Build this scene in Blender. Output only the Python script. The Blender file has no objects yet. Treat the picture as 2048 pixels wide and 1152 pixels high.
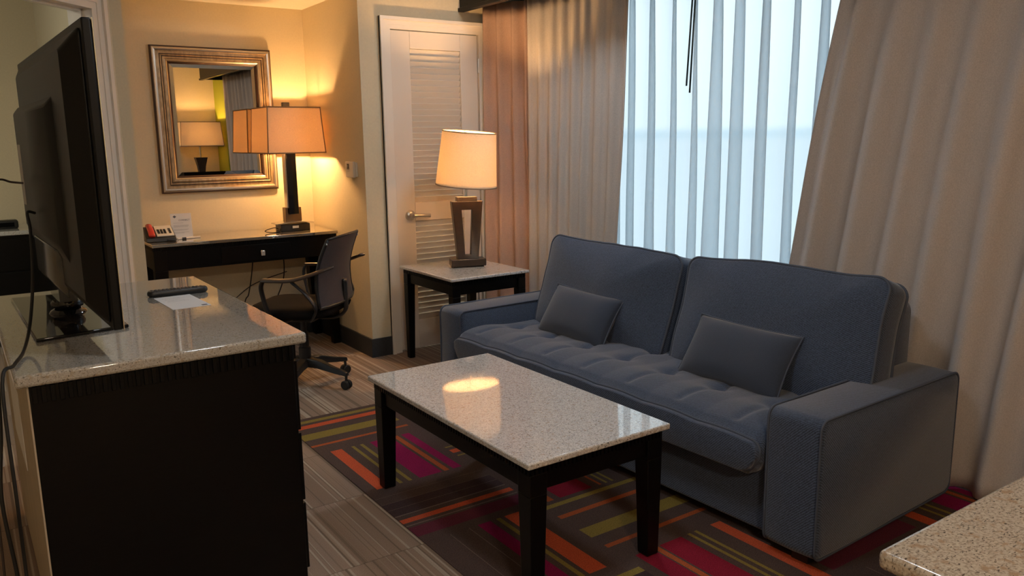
import bpy, bmesh, math, random
from mathutils import Vector, Matrix, noise
random.seed(7)
scene = bpy.context.scene
col = scene.collection
PI = math.pi
sin, cos = math.sin, math.cos

# ---------------------------------------------------------------- camera
F_PX, YAW, PITCH, ROLL, CAM_H = 1600.6, 0.60065, 0.18514, -0.01347, 1.3769
fw = Vector((sin(YAW)*cos(PITCH), cos(YAW)*cos(PITCH), -sin(PITCH)))
rt = Vector((cos(YAW), -sin(YAW), 0)); up = rt.cross(fw)
r2 = rt*cos(ROLL) + up*sin(ROLL); u2 = -rt*sin(ROLL) + up*cos(ROLL)
cd = bpy.data.cameras.new('camera'); cam = bpy.data.objects.new('camera', cd); col.objects.link(cam)
m3 = Matrix((r2, u2, -fw)).transposed()
cam.matrix_world = Matrix.Translation((0, 0, CAM_H)) @ m3.to_4x4()
cd.sensor_width = 36; cd.lens = F_PX/2048*36; cd.clip_start = 0.02; cd.clip_end = 200
scene.camera = cam

# ---------------------------------------------------------------- world, exposure
scene.view_settings.view_transform = 'Standard'
scene.view_settings.look = 'None'
scene.view_settings.gamma = 1
scene.view_settings.use_curve_mapping = False
scene.view_settings.exposure = 0.8
scene.cycles.use_denoising = True
scene.cycles.max_bounces = 10
scene.cycles.diffuse_bounces = 6
scene.cycles.transparent_max_bounces = 16
scene.cycles.sample_clamp_indirect = 6
SKY = 1.1
w = bpy.data.worlds.new('overcast_sky'); scene.world = w; w.use_nodes = True
nt = w.node_tree; nt.nodes.clear()
out = nt.nodes.new('ShaderNodeOutputWorld'); bg = nt.nodes.new('ShaderNodeBackground')
tc = nt.nodes.new('ShaderNodeTexCoord'); sp = nt.nodes.new('ShaderNodeSeparateXYZ'); cr = nt.nodes.new('ShaderNodeValToRGB')
mr = nt.nodes.new('ShaderNodeMapRange'); mr.inputs['From Min'].default_value = -0.5; mr.inputs['From Max'].default_value = 0.5
nt.links.new(tc.outputs['Generated'], sp.inputs[0]); nt.links.new(sp.outputs['Z'], mr.inputs['Value'])
nt.links.new(mr.outputs[0], cr.inputs[0]); nt.links.new(cr.outputs[0], bg.inputs[0]); nt.links.new(bg.outputs[0], out.inputs[0])
e = cr.color_ramp.elements
e[0].position = 0.0; e[0].color = (0.45, 0.54, 0.60, 1)
e[1].position = 1.0; e[1].color = (0.82, 0.93, 1.0, 1)
for p_, c_ in ((0.40, (0.58, 0.69, 0.76, 1)), (0.492, (0.56, 0.67, 0.74, 1)), (0.502, (0.42, 0.57, 0.66, 1)), (0.512, (0.72, 0.83, 0.90, 1)), (0.62, (0.80, 0.91, 0.98, 1))):
    k = e.new(p_); k.color = c_
bg.inputs['Strength'].default_value = SKY

def portal(loc, rot, sx, sy):
    l = bpy.data.lights.new('sky_portal', 'AREA'); l.shape = 'RECTANGLE'; l.size = sx; l.size_y = sy
    l.cycles.is_portal = True
    o = bpy.data.objects.new('sky_portal', l); col.objects.link(o); o.location = loc; o.rotation_euler = rot
portal((3.5, 2.775, 1.35), (0, PI/2, 0), 2.0, 2.4)
portal((-3.05, 4.6, 1.5), (0, -PI/2, 0), 1.4, 1.6)  # sky light through the added opening in the unseen bedroom wall

# ---------------------------------------------------------------- materials
def mat(name, color=(.5,.5,.5), rough=.5, metal=0, spec=.5, coat=0, coat_r=.05, emit=None, estr=0, sheen=0, ior=1.5):
    m = bpy.data.materials.new(name); m.use_nodes = True
    b = m.node_tree.nodes['Principled BSDF']
    b.inputs['Base Color'].default_value = (*color, 1); b.inputs['Roughness'].default_value = rough
    b.inputs['Metallic'].default_value = metal; b.inputs['Specular IOR Level'].default_value = spec
    b.inputs['Coat Weight'].default_value = coat; b.inputs['Coat Roughness'].default_value = coat_r
    b.inputs['Sheen Weight'].default_value = sheen; b.inputs['IOR'].default_value = ior
    if emit: b.inputs['Emission Color'].default_value = (*emit, 1); b.inputs['Emission Strength'].default_value = estr
    return m
def N(m, t, **kw):
    n = m.node_tree.nodes.new('ShaderNode'+t)
    for k, v in kw.items():
        if hasattr(n, k): setattr(n, k, v)
        else: n.inputs[k.replace('_', ' ')].default_value = v
    return n
def L(m, a, b): m.node_tree.links.new(a, b)
def bsdf(m): return m.node_tree.nodes['Principled BSDF']
def ramp(m, fac, stops):
    r = N(m, 'ValToRGB'); el = r.color_ramp.elements
    el[0].position, el[0].color = stops[0][0], (*stops[0][1], 1)
    el[1].position, el[1].color = stops[-1][0], (*stops[-1][1], 1)
    for p, c in stops[1:-1]: k = el.new(p); k.color = (*c, 1)
    L(m, fac, r.inputs[0]); return r
def add_bump(m, height, strength, dist=.002):
    b = N(m, 'Bump'); b.inputs['Strength'].default_value = strength; b.inputs['Distance'].default_value = dist
    L(m, height, b.inputs['Height']); L(m, b.outputs[0], bsdf(m).inputs['Normal'])
def noisy(m, base, var, scale, bump=0, bdist=.001, detail=4, stretch=None):
    tcn = N(m, 'TexCoord'); vec = tcn.outputs['Object']
    if stretch:
        mp = N(m, 'Mapping'); mp.inputs['Scale'].default_value = stretch; L(m, vec, mp.inputs[0]); vec = mp.outputs[0]
    n = N(m, 'TexNoise'); n.inputs['Scale'].default_value = scale; n.inputs['Detail'].default_value = detail; L(m, vec, n.inputs[0])
    a = tuple(c*(1-var) for c in base); b = tuple(min(1, c*(1+var)) for c in base)
    r = ramp(m, n.outputs[0], [(.3, a), (.7, b)]); L(m, r.outputs[0], bsdf(m).inputs['Base Color'])
    if bump: add_bump(m, n.outputs[0], bump, bdist)
    return m

def M_wall(name, c): return noisy(mat(name, c, .75, spec=.25), c, .03, 90, .25, .0015)
WALL = M_wall('beige_wall_paint', (.66, .575, .41))
GREEN = M_wall('lime_wall_paint', (.34, .38, .04))
CEIL = M_wall('ceiling_paint', (.74, .70, .62))
TRIM = mat('cream_gloss_trim', (.76, .70, .62), .35)
DOORP = mat('cream_door_paint', (.72, .64, .55), .45)
BASEB = noisy(mat('dark_grey_baseboard', (.03,.032,.036), .6), (.03,.032,.036), .3, 200)
WOOD = noisy(mat('espresso_wood', (.012,.009,.008), .35, spec=.2), (.0028,.0025,.0025), .35, 30, stretch=(1,1,8))
DARKWOOD_LAMP = noisy(mat('lamp_dark_wood', (.03,.018,.013), .35), (.028,.017,.012), .3, 40, stretch=(1,1,6))
BLACK = mat('black_plastic', (.012,.012,.013), .4)
BLACKG = mat('black_gloss', (.006,.006,.007), .06)
TVBACK = noisy(mat('tv_back_plastic', (.009,.009,.009), .42, spec=.22), (.006,.006,.006), .15, 300)
CHROME = mat('chrome', (.75,.74,.72), .18, metal=1)
NICKEL = mat('satin_nickel', (.62,.58,.53), .3, metal=1)
WHITEP = mat('white_plastic', (.75,.72,.66), .4)
PAPER = mat('white_paper', (.80,.80,.80), .7)
INK = mat('grey_ink', (.12,.13,.16), .8)
INKL = mat('pale_grey_ink', (.50,.51,.53), .8)
RED = mat('red_plastic', (.55,.04,.03), .25)
RUBBER = mat('black_rubber', (.01,.01,.01), .6)
BACKB = noisy(mat('beige_backboard', (.46,.39,.29), .7), (.46,.39,.29), .06, 14, stretch=(1,1,.3))

def M_granite(name, light, mid, dark, tan, rough=.06, sc=1.0):
    m = mat(name, light, rough, spec=.6, coat=.6, coat_r=.03)
    tcn = N(m, 'TexCoord'); mp = N(m, 'Mapping'); mp.inputs['Scale'].default_value = (1, 2.2, 1); L(m, tcn.outputs['Object'], mp.inputs[0])
    n1 = N(m, 'TexNoise'); n1.inputs['Scale'].default_value = 210*sc; n1.inputs['Detail'].default_value = 3; L(m, tcn.outputs['Object'], n1.inputs[0])
    n2 = N(m, 'TexNoise'); n2.inputs['Scale'].default_value = 120*sc; n2.inputs['Detail'].default_value = 2; n2.inputs['Roughness'].default_value = .7; L(m, mp.outputs[0], n2.inputs[0])
    n3 = N(m, 'TexNoise'); n3.inputs['Scale'].default_value = 60*sc; n3.inputs['Detail'].default_value = 3; L(m, tcn.outputs['Object'], n3.inputs[0])
    r1 = ramp(m, n1.outputs[0], [(.36, mid), (.5, light), (.64, tuple(min(1, c*1.15) for c in light))])
    r2_ = ramp(m, n2.outputs[0], [(.60, (0,0,0)), (.655, (1,1,1))])
    r3 = ramp(m, n3.outputs[0], [(.56, (0,0,0)), (.68, (1,1,1))])
    mx = N(m, 'MixRGB'); mx.inputs[2].default_value = (*tan, 1); L(m, r3.outputs[0], mx.inputs[0]); L(m, r1.outputs[0], mx.inputs[1])
    mx2 = N(m, 'MixRGB'); mx2.inputs[2].default_value = (*dark, 1); L(m, r2_.outputs[0], mx2.inputs[0]); L(m, mx.outputs[0], mx2.inputs[1])
    L(m, mx2.outputs[0], bsdf(m).inputs['Base Color'])
    return m
GRANITE = M_granite('pale_granite', (.62,.61,.595), (.44,.43,.42), (.07,.066,.062), (.46,.40,.33), sc=1.3)
GRANITE_D = M_granite('pale_beige_granite', (.40,.375,.33), (.29,.27,.235), (.12,.11,.09), (.33,.275,.20), .035, sc=1.3)
GRANITE_W = M_granite('warm_granite', (.47,.41,.33), (.30,.25,.19), (.08,.06,.045), (.36,.26,.17), .18)
GRANITE_W.node_tree.nodes['Principled BSDF'].inputs['Coat Weight'].default_value = .2
DESKTOP = mat('dark_glass_top', (.42,.37,.29), .05, metal=.6, coat=1, coat_r=.02, spec=1, ior=1.9)
DESKTOP.node_tree.nodes['Principled BSDF'].inputs['Coat IOR'].default_value = 1.9

# sofa fabric : slate blue herringbone
def M_fabric(name, c, var=.35, sc=1):
    m = mat(name, c, .85, spec=.2, sheen=.3)
    bsdf(m).inputs['Sheen Roughness'].default_value = .5
    tcn = N(m, 'TexCoord')
    wv = N(m, 'TexWave'); wv.wave_type = 'BANDS'; wv.bands_direction = 'DIAGONAL'; wv.inputs['Scale'].default_value = 95*sc; wv.inputs['Distortion'].default_value = 3; wv.inputs['Detail'].default_value = 2; wv.inputs['Detail Scale'].default_value = 3
    L(m, tcn.outputs['Object'], wv.inputs[0])
    n = N(m, 'TexNoise'); n.inputs['Scale'].default_value = 260*sc; n.inputs['Detail'].default_value = 2; L(m, tcn.outputs['Object'], n.inputs[0])
    mx = N(m, 'MixRGB'); mx.inputs[0].default_value = .5; L(m, wv.outputs[0], mx.inputs[1]); L(m, n.outputs[0], mx.inputs[2])
    r = ramp(m, mx.outputs[0], [(.25, tuple(x*(1-var) for x in c)), (.75, tuple(x*(1+var) for x in c))])
    L(m, r.outputs[0], bsdf(m).inputs['Base Color']); add_bump(m, mx.outputs[0], .35, .0015)
    return m
SOFA = M_fabric('slate_blue_upholstery', (.050, .070, .116), .5, .7)
PILLOW = M_fabric('slate_blue_pillow_cloth', (.040, .053, .084), .15, 1.5)
PIPING = mat('slate_piping', (.06,.075,.11), .8)

# curtains
def M_curtain(name, c, trans):
    m = bpy.data.materials.new(name); m.use_nodes = True; t = m.node_tree; b = bsdf(m)
    b.inputs['Base Color'].default_value = (*c, 1); b.inputs['Roughness'].default_value = .85; b.inputs['Specular IOR Level'].default_value = .15
    tr = N(m, 'BsdfTranslucent'); tr.inputs[0].default_value = (*c, 1)
    mix = N(m, 'MixShader'); mix.inputs[0].default_value = trans
    L(m, b.outputs[0], mix.inputs[1]); L(m, tr.outputs[0], mix.inputs[2]); L(m, mix.outputs[0], t.nodes['Material Output'].inputs[0])
    tcn = N(m, 'TexCoord'); n = N(m, 'TexNoise'); n.inputs['Scale'].default_value = 250; L(m, tcn.outputs['Object'], n.inputs[0])
    r = ramp(m, n.outputs[0], [(.3, tuple(x*.88 for x in c)), (.7, tuple(min(1, x*1.1) for x in c))])
    L(m, r.outputs[0], b.inputs[0]); add_bump(m, n.outputs[0], .2, .001)
    return m
DRAPE = M_curtain('taupe_drape', (.58,.525,.49), .08)
DRAPE_L = M_curtain('light_taupe_drape', (.58,.53,.49), .14)
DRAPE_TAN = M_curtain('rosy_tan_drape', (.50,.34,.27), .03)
SHEER = bpy.data.materials.new('white_sheer'); SHEER.use_nodes = True
def _sheer():
    m = SHEER; t = m.node_tree; t.nodes.remove(bsdf(m))
    d = N(m, 'BsdfDiffuse'); d.inputs[0].default_value = (.66,.69,.71,1)
    tl = N(m, 'BsdfTranslucent'); tl.inputs[0].default_value = (.72,.78,.82,1)
    tp = N(m, 'BsdfTransparent'); tp.inputs[0].default_value = (.95,.98,1,1)
    mx = N(m, 'MixShader'); mx.inputs[0].default_value = .6; L(m, d.outputs[0], mx.inputs[1]); L(m, tl.outputs[0], mx.inputs[2])
    lw = N(m, 'LayerWeight'); lw.inputs[0].default_value = .5
    r = ramp(m, lw.outputs['Facing'], [(0, (.42,)*3), (.35, (.62,)*3), (.75, (1,)*3)])
    mx2 = N(m, 'MixShader'); L(m, r.outputs[0], mx2.inputs[0]); L(m, tp.outputs[0], mx2.inputs[1]); L(m, mx.outputs[0], mx2.inputs[2])
    L(m, mx2.outputs[0], t.nodes['Material Output'].inputs[0])
_sheer()
def M_shade(name, c, trans, e=None, es=0):
    m = M_curtain(name, c, trans); return m
SHADE = M_shade('cream_linen_shade', (.76,.60,.42), .26)
SHADE2 = M_shade('ivory_linen_shade', (.76,.66,.50), .24)
DIFFUSER = M_curtain('white_lamp_diffuser', (.85,.80,.72), .6)
SHADE_EDGE = mat('tan_shade_binding', (.28,.19,.12), .8)
GLASS = bpy.data.materials.new('window_glass'); GLASS.use_nodes = True
def _glass():
    m = GLASS; t = m.node_tree; t.nodes.remove(bsdf(m))
    tp = N(m, 'BsdfTransparent'); tp.inputs[0].default_value = (.96,.98,.98,1); gl = N(m, 'BsdfGlossy'); gl.inputs['Roughness'].default_value = .02
    mx = N(m, 'MixShader'); mx.inputs[0].default_value = .04; L(m, tp.outputs[0], mx.inputs[1]); L(m, gl.outputs[0], mx.inputs[2])
    L(m, mx.outputs[0], t.nodes['Material Output'].inputs[0])
_glass()
MIRROR = mat('mirror_silver', (.80,.80,.76), .005, metal=1)
def M_emit(name, c, s):
    return mat(name, (1,1,1), .5, emit=c, estr=s)

# plain striped carpet with tile offsets
CARPET = mat('striped_beige_carpet', (.3,.24,.18), .95, spec=.1)
def _carpet():
    m = CARPET; tcn = N(m, 'TexCoord'); s = N(m, 'SeparateXYZ'); L(m, tcn.outputs['Object'], s.inputs[0])
    def math_(op, a, b=None):
        n = N(m, 'Math'); n.operation = op
        if hasattr(a, 'links'): L(m, a, n.inputs[0])
        else: n.inputs[0].default_value = a
        if b is not None:
            if hasattr(b, 'links'): L(m, b, n.inputs[1])
            else: n.inputs[1].default_value = b
        return n.outputs[0]
    tx = math_('FLOOR', math_('DIVIDE', math_('ADD', s.outputs[0], -.2115), .4893)); ty = math_('FLOOR', math_('DIVIDE', math_('ADD', s.outputs[1], -.336), .4893))
    off = math_('ADD', math_('MULTIPLY', tx, 7.31), math_('MULTIPLY', ty, 13.7))
    def band(scale, lo, hi, detail=1, seed=0):
        cb = N(m, 'CombineXYZ'); L(m, math_('MULTIPLY', s.outputs[0], scale), cb.inputs[0]); L(m, off, cb.inputs[1]); cb.inputs[2].default_value = seed
        L(m, math_('MULTIPLY', s.outputs[1], .35), cb.inputs[2]) if seed == 0 else None
        n = N(m, 'TexNoise'); n.inputs['Scale'].default_value = 1; n.inputs['Detail'].default_value = detail; L(m, cb.outputs[0], n.inputs[0]); return n.outputs[0]
    base = ramp(m, band(9, 0, 1, 2, 3.3), [(.3, (.255,.185,.14)), (.5, (.30,.222,.17)), (.72, (.35,.265,.205))])
    dk = ramp(m, band(75, 0, 1, 1, 9.1), [(.56, (0,0,0)), (.66, (1,1,1))])
    lt = ramp(m, band(95, 0, 1, 0, 5.7), [(.62, (0,0,0)), (.70, (1,1,1))])
    m1 = N(m, 'MixRGB'); m1.inputs[2].default_value = (.19,.14,.105,1); L(m, dk.outputs[0], m1.inputs[0]); L(m, base.outputs[0], m1.inputs[1])
    m2 = N(m, 'MixRGB'); m2.inputs[2].default_value = (.42,.35,.28,1); L(m, lt.outputs[0], m2.inputs[0]); L(m, m1.outputs[0], m2.inputs[1])
    nz = N(m, 'TexNoise'); nz.inputs['Scale'].default_value = 350; nz.inputs['Detail'].default_value = 3; L(m, tcn.outputs['Object'], nz.inputs[0])
    m3_ = N(m, 'MixRGB'); m3_.blend_type = 'MULTIPLY'; m3_.inputs[0].default_value = .5
    rz = ramp(m, nz.outputs[0], [(.3, (.55,)*3), (.7, (1.3,)*3)]); L(m, m2.outputs[0], m3_.inputs[1]); L(m, rz.outputs[0], m3_.inputs[2])
    # thin tile seams
    fx = math_('ABSOLUTE', math_('SUBTRACT', math_('FRACT', math_('DIVIDE', math_('ADD', s.outputs[1], -.336), .4893)), .5))
    sm = ramp(m, fx, [(.494, (1,1,1)), (.498, (.6,.6,.6))])
    m4 = N(m, 'MixRGB'); m4.blend_type = 'MULTIPLY'; m4.inputs[0].default_value = 1; L(m, m3_.outputs[0], m4.inputs[1]); L(m, sm.outputs[0], m4.inputs[2])
    L(m, m4.outputs[0], bsdf(m).inputs['Base Color']); add_bump(m, nz.outputs[0], .5, .003)
_carpet()
def M_pile(name, c):
    m = mat(name, c, .95, spec=.1); tcn = N(m, 'TexCoord')
    nz = N(m, 'TexNoise'); nz.inputs['Scale'].default_value = 320; nz.inputs['Detail'].default_value = 3; L(m, tcn.outputs['Object'], nz.inputs[0])
    r = ramp(m, nz.outputs[0], [(.3, tuple(x*.6 for x in c)), (.7, tuple(min(1, x*1.35) for x in c))]); L(m, r.outputs[0], bsdf(m).inputs['Base Color']); add_bump(m, nz.outputs[0], .5, .003)
    return m
RC = {'b': M_pile('carpet_brown', (.085,.058,.052)), 'd': M_pile('carpet_dark_brown', (.06,.038,.040)), 'r': M_pile('carpet_red_orange', (.52,.095,.04)),
      'o': M_pile('carpet_olive', (.24,.18,.045)), 'm': M_pile('carpet_magenta', (.24,.010,.075)), 'c': M_pile('carpet_crimson', (.22,.012,.03)),
      'p': M_pile('carpet_plum', (.12,.025,.045)), 'g': M_pile('carpet_grey_line', (.17,.13,.11)), 't': M_pile('carpet_burnt_orange', (.36,.09,.03))}

# ---------------------------------------------------------------- mesh helpers
def box(bm, x0, x1, y0, y1, z0, z1, mx=None):
    vs = [bm.verts.new((x, y, z)) for z in (z0, z1) for y in (y0, y1) for x in (x0, x1)]
    if mx is not None:
        for v in vs: v.co = mx @ v.co
    fs = []
    for f in ((0,2,3,1), (4,5,7,6), (0,1,5,4), (2,6,7,3), (0,4,6,2), (1,3,7,5)): fs.append(bm.faces.new([vs[i] for i in f]))
    return vs
def taper_box(bm, c0, s0, z0, c1, s1, z1):
    "rectangular frustum: centre (x,y), size (x,y) at z0 and at z1"
    vs = []
    for (c, s, z) in ((c0, s0, z0), (c1, s1, z1)):
        for y in (-.5, .5):
            for x in (-.5, .5): vs.append(bm.verts.new((c[0]+x*s[0], c[1]+y*s[1], z)))
    for f in ((0,2,3,1), (4,5,7,6), (0,1,5,4), (2,6,7,3), (0,4,6,2), (1,3,7,5)): bm.faces.new([vs[i] for i in f])
def prism(bm, pts, d, axis='y', off=0):
    "polygon pts (2D) extruded by d along axis"
    def P(a, b, c):
        return {'y': (a, c, b), 'z': (a, b, c), 'x': (c, a, b)}[axis]
    A = [bm.verts.new(P(a, b, off)) for a, b in pts]; B = [bm.verts.new(P(a, b, off+d)) for a, b in pts]
    n = len(pts)
    bm.faces.new(A[::-1]); bm.faces.new(B)
    for i in range(n): bm.faces.new((A[i], A[(i+1) % n], B[(i+1) % n], B[i]))
def lathe(bm, prof, seg=32, c=(0,0), cap=True, mx=None):
    rings = []
    for r, z in prof:
        ring = [bm.verts.new((c[0]+r*cos(2*PI*i/seg), c[1]+r*sin(2*PI*i/seg), z)) for i in range(seg)]
        rings.append(ring)
    for a, b in zip(rings, rings[1:]):
        for i in range(seg): bm.faces.new((a[i], a[(i+1) % seg], b[(i+1) % seg], b[i]))
    if cap: bm.faces.new(rings[0][::-1]); bm.faces.new(rings[-1])
    if mx is not None:
        for r in rings:
            for v in r: v.co = mx @ v.co
def loft(bm, rings, closed=True, cap=True):
    R = [[bm.verts.new(p) for p in r] for r in rings]; n = len(R[0])
    for a, b in zip(R, R[1:]):
        for i in range(n if closed else n-1): bm.faces.new((a[i], a[(i+1) % n], b[(i+1) % n], b[i]))
    if cap: bm.faces.new(R[0][::-1]); bm.faces.new(R[-1])
    return R
def smooth_path(pts, n=8):
    P = [Vector(p) for p in pts]; out_ = []
    for i in range(len(P)-1):
        p0 = P[max(i-1, 0)]; p1 = P[i]; p2 = P[i+1]; p3 = P[min(i+2, len(P)-1)]
        for k in range(n):
            t = k/n
            out_.append(.5*((2*p1)+(-p0+p2)*t+(2*p0-5*p1+4*p2-p3)*t*t+(-p0+3*p1-3*p2+p3)*t**3))
    out_.append(P[-1]); return out_
def tube(bm, pts, r, seg=8, closed=False, flat=None):
    P = [Vector(p) for p in pts]; n = len(P); rings = []; prev = None
    for i in range(n):
        if closed: t = P[(i+1) % n]-P[i-1]
        else: t = P[min(i+1, n-1)]-P[max(i-1, 0)]
        if t.length < 1e-9: t = Vector((0,0,1))
        t.normalize()
        if prev is None:
            a = Vector((0,0,1)) if abs(t.z) < .9 else Vector((1,0,0)); u = a.cross(t).normalized()
        else:
            u = (prev - t*prev.dot(t)).normalized()
        prev = u; v = t.cross(u)
        rr = r[i] if isinstance(r, (list, tuple)) else r
        fu, fv = flat if flat else (1, 1)
        rings.append([bm.verts.new(P[i]+u*cos(2*PI*k/seg)*rr*fu+v*sin(2*PI*k/seg)*rr*fv) for k in range(seg)])
    m = n if closed else n-1
    for i in range(m):
        a = rings[i]; b = rings[(i+1) % n]
        for k in range(seg): bm.faces.new((a[k], a[(k+1) % seg], b[(k+1) % seg], b[k]))
    if not closed: bm.faces.new(rings[0][::-1]); bm.faces.new(rings[-1])
def rrect(w, h, r, seg=6, cx=0, cy=0, sub=0):
    "rounded rectangle outline"
    pts = []
    for (sx, sy, a0) in ((1, -1, -PI/2), (1, 1, 0), (-1, 1, PI/2), (-1, -1, PI)):
        for k in range(seg+1):
            a = a0+PI/2*k/seg; pts.append((cx+sx*(w/2-r)+r*cos(a), cy+sy*(h/2-r)+r*sin(a)))
    if sub:
        o = []
        for i, p in enumerate(pts):
            q = pts[(i+1) % len(pts)]; o.append(p); d = math.dist(p, q); k = int(d/sub)
            for j in range(1, k): o.append((p[0]+(q[0]-p[0])*j/k, p[1]+(q[1]-p[1])*j/k))
        pts = o
    return pts

def link(name, bm, material, parent=None, bevel=0, seg=2, smooth=False, loc=None, rot=None, angle=None, sub=0):
    bmesh.ops.recalc_face_normals(bm, faces=bm.faces)
    me = bpy.data.meshes.new(name); bm.to_mesh(me); bm.free()
    mats = material if isinstance(material, (list, tuple)) else [material]
    for m_ in mats: me.materials.append(m_)
    o = bpy.data.objects.new(name, me); col.objects.link(o)
    if parent: o.parent = parent
    if loc: o.location = loc
    if rot: o.rotation_euler = rot
    if smooth:
        for p in me.polygons: p.use_smooth = True
        if angle: me.set_sharp_from_angle(angle=math.radians(angle))
    if bevel:
        b = o.modifiers.new('bevel', 'BEVEL'); b.width = bevel; b.segments = seg; b.limit_method = 'ANGLE'; b.angle_limit = math.radians(40)
        if not smooth:
            for p in me.polygons: p.use_smooth = True
            me.set_sharp_from_angle(angle=math.radians(35))
    if sub:
        s = o.modifiers.new('sub', 'SUBSURF'); s.levels = sub; s.render_levels = sub
    return o
def thing(name, label, cat, loc=(0,0,0), rotz=0, group=None, rot=None):
    o = bpy.data.objects.new(name, None); col.objects.link(o); o.empty_display_size = .1
    o.location = loc; o.rotation_euler = rot if rot else (0, 0, rotz); o['label'] = label; o['category'] = cat
    if group: o['group'] = group
    return o
def tag(o, label, cat, group=None):
    o['label'] = label; o['category'] = cat
    if group: o['group'] = group
    return o
def struct(name, bm, m, **kw):
    o = link(name, bm, m, **kw)
    if not kw.get('parent'): o['kind'] = 'structure'
    return o
def B(): return bmesh.new()
def bx(*a):
    bm = bmesh.new()
    for k in a: box(bm, *k)
    return bm
def text_part(name, txt, size, material, parent, mx):
    c = bpy.data.curves.new(name, 'FONT'); c.body = txt; c.size = size; c.align_x = 'CENTER'; c.extrude = .0002
    o = bpy.data.objects.new('tmp', c); col.objects.link(o)
    me = bpy.data.meshes.new_from_object(o.evaluated_get(bpy.context.evaluated_depsgraph_get()))
    bpy.data.objects.remove(o); me.materials.clear(); me.materials.append(material); me.name = name
    me.transform(mx); p = bpy.data.objects.new(name, me); col.objects.link(p); p.parent = parent; return p

# ---------------------------------------------------------------- setting
XW = 3.35       # window wall
YB = 5.544      # niche back wall
YD = 4.628      # louvred door wall
XN = 2.081      # niche right wall
HC = 2.50
fl = struct('floor', bx((-3.2, 3.6, -2.6, 7.2, -.06, 0)), CARPET)
struct('ceiling', bx((-3.2, 3.6, -2.6, 7.2, HC, HC+.08)), CEIL)
struct('ceiling_niche', bx((.80, XN, YD+.02, YB, 2.26, 2.44)), CEIL)
struct('wall_back', bx((.70, 3.6, YB, YB+.1, 0, HC)), WALL)
struct('wall_niche_right', bx((XN, XN+.1, YD, YB, 0, HC)), WALL)
struct('wall_niche_header', bx((.82, XN, YD, YD+.02, 2.26, HC)), WALL)
struct('wall_door', bx((XN+.1, 2.27, YD, YD+.1, 0, HC), (2.27, 2.94, YD, YD+.1, 2.06, HC), (2.94, 3.6, YD, YD+.1, 0, HC)), WALL)
struct('wall_window', bx((XW, XW+.12, -.85, 1.55, 0, HC), (XW, XW+.12, 4.0, YD, 0, HC), (XW, XW+.12, 1.55, 4.0, 0, .35), (XW, XW+.12, 1.55, 4.0, 2.35, HC)), GREEN)
struct('wall_near', bx((1.5, 3.47, -.85, -.75, 0, HC), (1.5, 1.6, -2.6, -.85, 0, HC)), WALL)
struct('wall_rear', bx((-1.7, 1.6, -2.6, -2.5, 0, HC)), WALL)
struct('wall_left', bx((-1.7, -1.6, -2.6, 2.36, 0, HC)), WALL)
struct('wall_bedroom_side', bx((.70, .80, 4.70, YB, 0, HC), (.60, .70, 4.79, 7.0, 0, HC)), WALL)
struct('wall_bedroom_back', bx((-3.2, .7, 7.0, 7.1, 0, HC)), WALL)
struct('wall_bedroom_left', bx((-3.1, -3.0, 2.3, 3.9, 0, HC), (-3.1, -3.0, 5.3, 7.0, 0, HC), (-3.1, -3.0, 3.9, 5.3, 0, .7), (-3.1, -3.0, 3.9, 5.3, 2.3, HC)), WALL)  # unseen wall; its opening is added to let daylight into the bedroom
struct('wall_bedroom_near', bx((-3.1, -1.6, 2.3, 2.4, 0, HC)), WALL)
# diagonal wall with the bedroom doorway: local x runs from the outer corner back towards the left
DG = Matrix.Translation((.80, 4.758, 0)) @ Matrix.Rotation(math.radians(-135), 4, 'Z')
# local +x = (-.707,-.707); local +y = (.707,-.707) faces the living room
d0, d1, dh = .226, 1.10, 2.035
bm = B()
for a in ((-.0, d0-.02, -.12, 0, 0, HC), (d1+.02, 3.40, -.12, 0, 0, HC), (d0-.02, d1+.02, -.12, 0, dh+.02, HC)): box(bm, *a, mx=DG)
struct('wall_diagonal', bm, WALL)
def casing(bm, x0, x1, h, wd=.09, th=.018, mx=None, y=0, s=1):
    "moulded casing round an opening x0..x1, height h, in local frame; outward = +s*y"
    def bar(a0, a1, b0, b1, t0, t1): box(bm, a0, a1, min(y+s*t0, y+s*t1), max(y+s*t0, y+s*t1), b0, b1, mx=mx)
    for (o0, o1, t) in ((0, wd, th*.6), (wd*.35, wd, th*.9), (wd*.72, wd, th*1.7)):
        bar(x0-o1, x0-o0, 0, h+o1, 0, t); bar(x1+o0, x1+o1, 0, h+o1, 0, t); bar(x0-o0, x1+o0, h+o0, h+o1, 0, t)
bm = B(); casing(bm, d0, d1, dh, .095, .016, DG)
box(bm, d0-.02, d0, -.13, .004, 0, dh, mx=DG); box(bm, d1, d1+.02, -.13, .004, 0, dh, mx=DG); box(bm, d0-.02, d1+.02, -.13, .004, dh, dh+.02, mx=DG)
box(bm, d0, d0+.012, -.08, -.045, 0, dh, mx=DG); box(bm, d0, d1, -.08, -.045, dh-.012, dh, mx=DG)
struct('trim_1', bm, TRIM)
bm = B(); casing(bm, 2.285, 2.925, 2.045, .072, .017, None, YD, -1)
box(bm, 2.27, 2.285, YD-.002, YD+.1, 0, 2.045); box(bm, 2.925, 2.94, YD-.002, YD+.1, 0, 2.045); box(bm, 2.27, 2.94, YD-.002, YD+.1, 2.045, 2.06)
struct('trim_2', bm, TRIM)
struct('wall_window_pier', bx((3.09, XW, -.75, -.24, 0, HC)), GREEN)
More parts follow.
